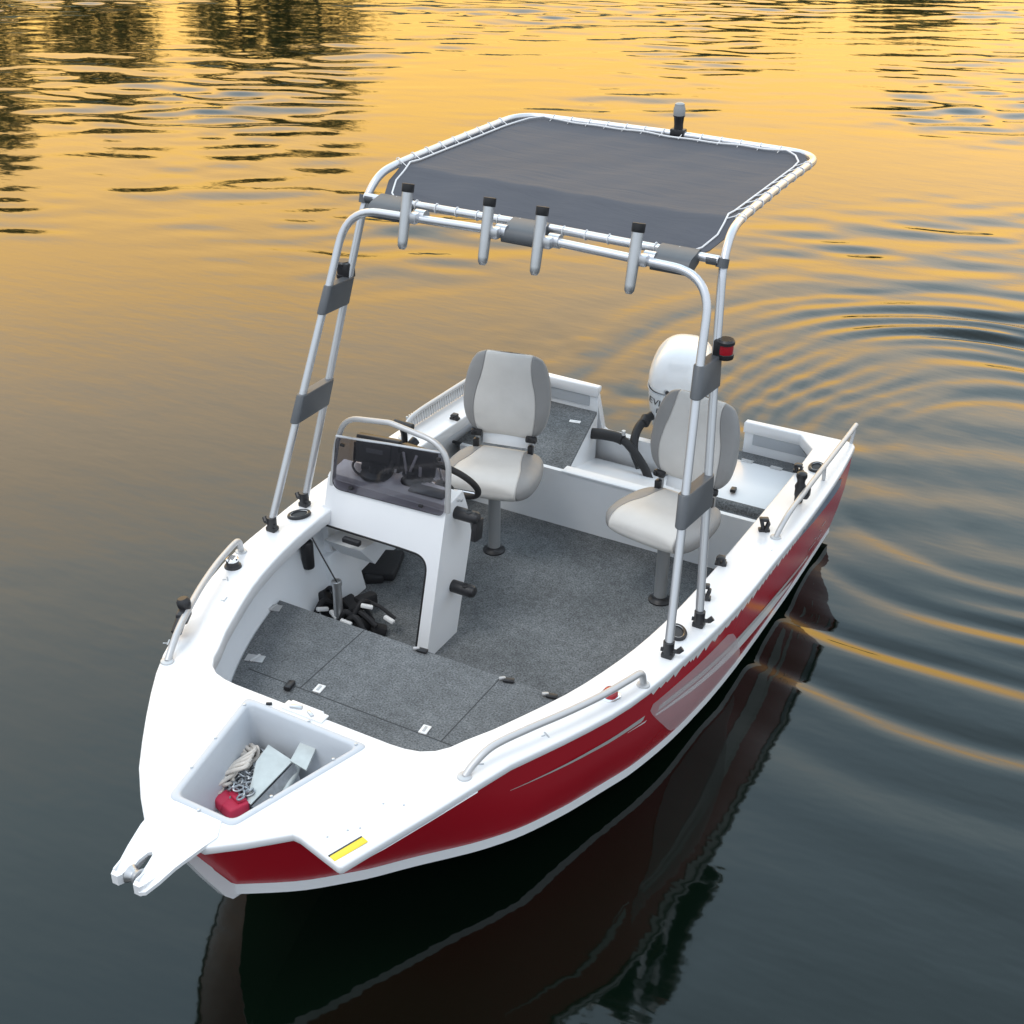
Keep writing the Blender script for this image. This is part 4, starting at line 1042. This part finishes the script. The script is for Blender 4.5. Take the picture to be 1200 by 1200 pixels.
# ------------------------------------------------------------------ water
VIEW = Vector((.474, -.881, 0))
def make_water():
    def axis(lo, hi, step, far):
        a = [lo + i * step for i in range(int((hi - lo) / step) + 1)]
        s = step; x = a[-1]; up = []
        while x < far: s *= 1.28; x += s; up.append(x)
        s = step; x = a[0]; dn = []
        while x > -far: s *= 1.28; x -= s; dn.append(x)
        return np.array(list(reversed(dn)) + a + up)
    X = axis(-7.5, 21, .048, 1500.); Y = axis(-25.5, 6.5, .048, 1500.)
    gx_, gy_ = np.meshgrid(X, Y)
    x = gx_.ravel(); y = gy_.ravel(); h = np.zeros_like(x)
    rng = np.random.default_rng(4)
    dv = np.array([VIEW.x, VIEW.y])
    cam = np.array([-2.478, 6.784])
    dist = (x - cam[0]) * dv[0] + (y - cam[1]) * dv[1]
    far = np.clip((dist - 7.5) / 8, 0, 1); far = far * far * (3 - 2 * far)
    # patchiness
    def lowf(seed, sc, n=7):
        r2 = np.random.default_rng(seed); o = np.zeros_like(x)
        for _ in range(n):
            a = r2.uniform(0, 2 * np.pi); k = sc * r2.uniform(.5, 1.5); o += np.sin(k * (np.cos(a) * x + np.sin(a) * y) + r2.uniform(0, 6.28))
        return o / np.sqrt(n / 2)
    patch = np.clip(.42 + .85 * lowf(1, 1.0), .10, 2.4) + .25 * np.clip((dist - 15.5) / 4, 0, 1) + .42 * np.exp(-((dist - 14.0) / 2.6) ** 2) * np.clip(.6 + .7 * lowf(2, .9), 0, 1.6)
    N = 46
    amb = np.zeros_like(x)
    base = np.arctan2(dv[1], dv[0])
    for i in range(N):
        lam = np.exp(rng.uniform(np.log(.28), np.log(1.5))); k = 2 * np.pi / lam
        a = base + rng.normal(0, .26); slope = (.030 if lam < .8 else .020)
        warp = .25 * np.sin(rng.uniform(.2, .6) * x + rng.uniform(0, 6)) + .25 * np.sin(rng.uniform(.2, .6) * y + rng.uniform(0, 6))
        amb += slope / k * np.sin(k * (np.cos(a) * x + np.sin(a) * y + warp * .5) + rng.uniform(0, 6.28))
    amb *= np.sqrt(2. / N) * (AMB_NEAR + (AMB_FAR - AMB_NEAR) * far) * patch
    h += amb
    # wake rings astern, centred where the boat swung round
    cxx, cyy = -2.0, -1.30
    dx = x - cxx; dy = y - cyy; r = np.sqrt(dx * dx + dy * dy) + 1e-6; th = np.arctan2(dy, dx)
    rw = r + .08 * np.sin(2 * th + .6) + .06 * np.sin(3 * th + 2.) + .045 * lowf(21, 1.3) + .018 * lowf(22, 4.)
    env = np.exp(-((rw - 2.6) / .60) ** 2) + .5 * np.exp(-((rw - 1.45) / .42) ** 2)
    upper = np.clip((-.4 - dy) / 1.5, 0, 1)                     # far side of the rings carries shorter, steeper ripples
    ph = 2 * np.pi * (rw / .51) + 1.0
    ang = np.clip(.58 + .62 * lowf(31, 1.4), .06, 1.6)
    fade = np.clip((r - .5) / .6, 0, 1)
    k = 2 * np.pi / .51
    h += WAKE * (1 + 1.5 * upper) * env * fade * ang / k * (np.sin(ph) + .42 * np.sin(2 * ph + .9) + .07 * np.sin(3 * ph + 2.))
    k2 = 2 * np.pi / .24
    h += WAKE * 1.9 * upper * fade * np.exp(-((rw - 2.5) / .55) ** 2) * np.clip(.5 + .6 * lowf(33, 1.6), 0, 1.4) / k2 * np.sin(k2 * (rw + .04 * lowf(34, 2.2)))
    k3 = 2 * np.pi / .33
    h += WAKE * 1.0 * fade * np.exp(-((rw - 1.7) / .75) ** 2) * np.clip(.25 + .7 * lowf(35, 2.0), 0, 1.5) / k3 * np.sin(k3 * (rw + .06 * lowf(36, 1.8)))
    k4 = 2 * np.pi / .19
    h += WAKE * 1.1 * fade * np.exp(-((rw - 1.9) / .9) ** 2) * np.clip(.1 + .7 * lowf(37, 2.6), 0, 1.4) / k4 * np.sin(k4 * (rw + .10 * np.sin(th * 1.5) + .05 * lowf(38, 2.4)))
    # slow swell inside the rings and small lapping ripples along the hull
    k5 = 2 * np.pi / .95
    h += .085 * np.exp(-(r / 2.3) ** 4) / k5 * np.sin(k5 * (-.25 * x + .97 * y) + 1.6 * lowf(51, .9)) * np.clip(.6 + .5 * lowf(52, 1.2), 0, 1.3)
    hw = np.interp(y, [.07, 1, 2, 2.41, 2.68, 2.86, 3.12, 3.37, 3.51, 3.75, 3.98, 4.135, 4.25, 4.304], [1.02, 1.02, .985, .94, .885, .835, .758, .664, .587, .43, .287, .177, .06, 0.])
    dh = np.maximum(np.abs(x) - hw, 0) * .8 + np.maximum(y - 4.3, 0) + np.maximum(.07 - y, 0)
    k6 = 2 * np.pi / .21
    h += .030 * np.exp(-dh / .55) / k6 * np.sin(k6 * dh + 2.2 * lowf(53, 3.0)) * np.clip(.5 + .6 * lowf(54, 2.5), 0, 1.4)
    env2 = np.exp(-((rw - 3.6) / .5) ** 2) * np.clip((cyy + 1.2 - y + 1.5) * 0 + 1, 0, 1)
    h += .25 * WAKE * env2 / (2 * np.pi / .7) * np.sin(2 * np.pi * rw / .7)
    # choppy water in the motor's wash
    wx, wy = .15, -1.2; d2 = ((x - wx) * .55 + (y - wy) * .2) ** 2 / .8 + ((y - wy)) ** 2 / 1.3
    wash = np.exp(-d2)
    ch = np.zeros_like(x)
    for i in range(24):
        lam = np.exp(rng.uniform(np.log(.2), np.log(.6))); kk = 2 * np.pi / lam; a = rng.uniform(0, 6.28)
        ch += .06 / kk * np.sin(kk * (np.cos(a) * x + np.sin(a) * y) + rng.uniform(0, 6.28))
    h += wash * ch * np.sqrt(2 / 24) * .9
    # calm the sheet where the grid grows coarse
    lim = np.clip(1 - np.maximum(np.maximum(x - 20.5, -7 - x), np.maximum(y - 6, -25 - y)) / .6, 0, 1)
    h *= lim
    nx, ny = len(X), len(Y)
    me = bpy.data.meshes.new('water')
    co = np.stack([x, y, h], 1).astype(np.float32)
    me.vertices.add(len(co)); me.vertices.foreach_set('co', co.ravel())
    i = np.arange(ny - 1)[:, None] * nx + np.arange(nx - 1)[None, :]
    q = np.stack([i, i + 1, i + nx + 1, i + nx], -1).reshape(-1, 4)
    me.loops.add(q.size); me.loops.foreach_set('vertex_index', q.ravel().astype(np.int32))
    me.polygons.add(len(q)); me.polygons.foreach_set('loop_start', (np.arange(len(q)) * 4).astype(np.int32))
    me.update(calc_edges=True)
    me.polygons.foreach_set('use_smooth', np.ones(len(q), dtype=bool))
    me.materials.append(M['water'])
    o = bpy.data.objects.new('water', me); COL.objects.link(o)
    tag(o, kind='structure', label='calm lake water, gold far off and slate grey near the boat')
AMB_NEAR, AMB_FAR, WAKE = .10, 1.85, .135
make_water()

# ------------------------------------------------------------------ far bank and its trees (seen only as reflections)
mb = MB(); C0 = Vector((-2.478, 6.784, 0)); side_v = Vector((.881, .474, 0))
rows = []
for d, z in [(49.5, -.5), (51, .12), (54, .5), (62, 1.6), (76, 5.2), (100, 7.), (160, 8.)]:
    rows.append([tuple(C0 + VIEW * d + side_v * w + Vector((0, 0, z + .25 * math.sin(w * .31) * (d > 50)))) for w in np.linspace(-95, 95, 60)])
mb.grid(rows); tag(mb.build('far_bank', M['bank'], None), 'grassy bank of the lake', None, None, 'structure')
def make_tree(x, y, H, Wd, seed, label):
    rr = np.random.default_rng(seed)
    root = tag(empty('tree', (x, y, .25)), label, 'tree', 'trees on the far bank')
    mb = MB(); mb.tube(spline([(0, 0, -.3), (.06, .03, H * .25), (-.04, .05, H * .55), (.05, 0, H * .86)], 6), .12 * H / 7, 10, rfun=lambda u: 1 - .8 * u)
    for k in range(7):
        a = k * 2.4; z0 = H * rr.uniform(.3, .65); mb.tube(spline([(0, 0, z0), (.35 * Wd * .6 * math.cos(a), .35 * Wd * .6 * math.sin(a), z0 + .6), (.42 * Wd * math.cos(a), .42 * Wd * math.sin(a), z0 + 1.3)], 4), .07, 6, rfun=lambda u: 1 - .7 * u)
    mb.build('trunk', M['bark'], root)
    nc = 85; cen = []
    while len(cen) < nc:
        p = rr.uniform(-1, 1, 3)
        if p @ p > 1: continue
        zz = .58 + .42 * p[2]; w = 1 - .35 * max(0, p[2])
        cen.append((p[0] * Wd * .5 * w, p[1] * Wd * .5 * w, H * zz))
    vs = []; fs = []
    for c in cen:
        s = rr.uniform(.35, .75) * Wd / 5
        for _ in range(46):
            p = np.array(c) + rr.normal(0, 1, 3) * s * np.array([.5, .5, .36]); e = Euler(tuple(rr.uniform(0, 6.3, 3))).to_matrix(); l = rr.uniform(.07, .15)
            o = len(vs)
            for q in ((-l, -l * .5, 0), (l, -l * .5, 0), (l, l * .5, 0), (-l, l * .5, 0)): vs.append(tuple(Vector(p) + e @ Vector(q)))
            fs.append((o, o + 1, o + 2, o + 3))
    m2 = MB(); m2.v = vs; m2.f = fs; m2.m = [0] * len(fs); m2.build('crown', M['leaf'], root, smooth=False)
TREES = [(37.389, -26.602, 9.2, 4.2, 1, 'tall dark tree reflected at the left edge of the water'),
         (34.597, -29.677, 7.6, 4.6, 2, 'bushy tree reflected left of the darkest reflection'),
         (30.864, -33.12, 7.8, 4.6, 3, 'tree making the left half of the darkest reflection'),
         (28.579, -34.923, 8.2, 4.8, 4, 'tree making the right half of the darkest reflection'),
         (14.094, -42.504, 3.7, 6.0, 7, 'low wide tree reflected at the top right of centre'),
         (8.694, -44.002, 3.7, 5.6, 8, 'low wide tree reflected at the top right')]
for t in TREES: make_tree(*t)

# ------------------------------------------------------------------ sky and sun
SUN_EL, SUN_AZ = R(62), R(20)          # azimuth measured from +Y (the bow side) towards +X
w = bpy.data.worlds.new('World'); SC.world = w; w.use_nodes = True
nt = w.node_tree; nd = nt.nodes; lk = nt.links
for n in list(nd): nd.remove(n)
out = nd.new('ShaderNodeOutputWorld')
sky = nd.new('ShaderNodeTexSky'); sky.sky_type = 'NISHITA'; sky.sun_disc = False; sky.sun_elevation = SUN_EL; sky.sun_rotation = SUN_AZ
bg1 = nd.new('ShaderNodeBackground'); bg1.inputs['Strength'].default_value = .05; lk.new(sky.outputs[0], bg1.inputs[0])
tc = nd.new('ShaderNodeTexCoord'); sx = nd.new('ShaderNodeSeparateXYZ'); lk.new(tc.outputs['Generated'], sx.inputs[0])
asn = nd.new('ShaderNodeMath'); asn.operation = 'ARCSINE'; lk.new(sx.outputs['Z'], asn.inputs[0])
el = nd.new('ShaderNodeMath'); el.operation = 'MULTIPLY'; el.inputs[1].default_value = 2 / math.pi; lk.new(asn.outputs[0], el.inputs[0])
# soft cloud breakup so that the sky is not a perfect gradient
mpn = nd.new('ShaderNodeMapping'); mpn.inputs['Scale'].default_value = (1, 1, 3.2); lk.new(tc.outputs['Generated'], mpn.inputs[0])
cn = nd.new('ShaderNodeTexNoise'); cn.inputs['Scale'].default_value = 2.6; cn.inputs['Detail'].default_value = 5; lk.new(mpn.outputs[0], cn.inputs['Vector'])
ca = nd.new('ShaderNodeMath'); ca.operation = 'MULTIPLY_ADD'; ca.inputs[1].default_value = .085; ca.inputs[2].default_value = -.0425; lk.new(cn.outputs['Fac'], ca.inputs[0])
el2 = nd.new('ShaderNodeMath'); el2.operation = 'ADD'; lk.new(el.outputs[0], el2.inputs[0]); lk.new(ca.outputs[0], el2.inputs[1])
# the glow sits to the left of the view: to its right the blue comes down lower
rd = nd.new('ShaderNodeVectorMath'); rd.operation = 'DOT_PRODUCT'; lk.new(tc.outputs['Generated'], rd.inputs[0]); rd.inputs[1].default_value = (-.877, -.480, 0)
rc = nd.new('ShaderNodeMapRange'); rc.inputs['From Min'].default_value = 0; rc.inputs['From Max'].default_value = .6; rc.inputs['To Min'].default_value = 1; rc.inputs['To Max'].default_value = 1.42; lk.new(rd.outputs['Value'], rc.inputs['Value'])
el3 = nd.new('ShaderNodeMath'); el3.operation = 'MULTIPLY'; lk.new(el2.outputs[0], el3.inputs[0]); lk.new(rc.outputs['Result'], el3.inputs[1])
K = 4.0
def ramp(stops):
    r = nd.new('ShaderNodeValToRGB'); e = r.color_ramp.elements
    while len(e) < len(stops): e.new(.5)
    for q, (deg, c) in zip(e, stops): q.position = deg / 90; q.color = (c[0] / K, c[1] / K, c[2] / K, 1)
    lk.new(el3.outputs[0], r.inputs[0]); return r
glow = ramp([(0, (2.0, 1.15, .18)), (8, (2.6, 1.46, .16)), (13, (3.1, 1.76, .28)), (18.5, (3.45, 2.1, .68)), (24, (2.95, 2.22, 1.38)), (30, (2.5, 2.34, 2.0)), (35.6, (2.05, 2.2, 2.18)), (41, (1.72, 2.12, 2.30)), (50, (1.36, 1.80, 2.12)), (66, (.95, 1.22, 1.46)), (90, (.95, 1.06, 1.16))])
neut = ramp([(0, (.66, .71, .76)), (20, (.85, .91, .97)), (50, (1.12, 1.20, 1.28)), (68, (1.0, 1.12, 1.22)), (90, (1.0, 1.09, 1.17))])
hz = nd.new('ShaderNodeCombineXYZ'); lk.new(sx.outputs['X'], hz.inputs[0]); lk.new(sx.outputs['Y'], hz.inputs[1])
nm = nd.new('ShaderNodeVectorMath'); nm.operation = 'NORMALIZE'; lk.new(hz.outputs[0], nm.inputs[0])
dt = nd.new('ShaderNodeVectorMath'); dt.operation = 'DOT_PRODUCT'; lk.new(nm.outputs[0], dt.inputs[0]); dt.inputs[1].default_value = tuple(VIEW)
lb = nd.new('ShaderNodeMapRange'); lb.interpolation_type = 'SMOOTHSTEP'; lb.inputs['From Min'].default_value = .40; lb.inputs['From Max'].default_value = .88
lk.new(dt.outputs['Value'], lb.inputs['Value'])
mx = nd.new('ShaderNodeMix'); mx.data_type = 'RGBA'; lk.new(lb.outputs['Result'], mx.inputs['Factor']); lk.new(neut.outputs['Color'], mx.inputs['A']); lk.new(glow.outputs['Color'], mx.inputs['B'])
bg2 = nd.new('ShaderNodeBackground'); bg2.inputs['Strength'].default_value = K; lk.new(mx.outputs['Result'], bg2.inputs[0])
ad = nd.new('ShaderNodeAddShader'); lk.new(bg1.outputs[0], ad.inputs[0]); lk.new(bg2.outputs[0], ad.inputs[1]); lk.new(ad.outputs[0], out.inputs[0])

ld = bpy.data.lights.new('sun', 'SUN'); ld.energy = 1.0; ld.angle = R(18); ld.color = (1, .97, .92)
lo = bpy.data.objects.new('sun', ld); COL.objects.link(lo)
sd = Vector((math.sin(SUN_AZ) * math.cos(SUN_EL), math.cos(SUN_AZ) * math.cos(SUN_EL), math.sin(SUN_EL)))
lo.rotation_euler = sd.to_track_quat('Z', 'Y').to_euler(); lo.location = sd * 30

# ------------------------------------------------------------------ camera
cd = bpy.data.cameras.new('camera'); co = bpy.data.objects.new('camera', cd); COL.objects.link(co)
cd.sensor_width = 36; cd.lens = 36 * 1503.37 / 1200; cd.clip_start = .1; cd.clip_end = 4000
Fv = Vector((.41055042, -.763304, -.49881394)); Rv = Vector((-.87703609, -.48024734, .01304531)); Uv = Vector((.24951161, -.43212207, .86661091))
co.matrix_world = Matrix(((Rv.x, Uv.x, -Fv.x, -2.47795528), (Rv.y, Uv.y, -Fv.y, 6.78416616), (Rv.z, Uv.z, -Fv.z, 3.94658398), (0, 0, 0, 1)))
SC.camera = co
SC.view_settings.view_transform = 'Standard'; SC.view_settings.look = 'None'; SC.view_settings.exposure = 0; SC.view_settings.gamma = 1
SC.cycles.max_bounces = 8
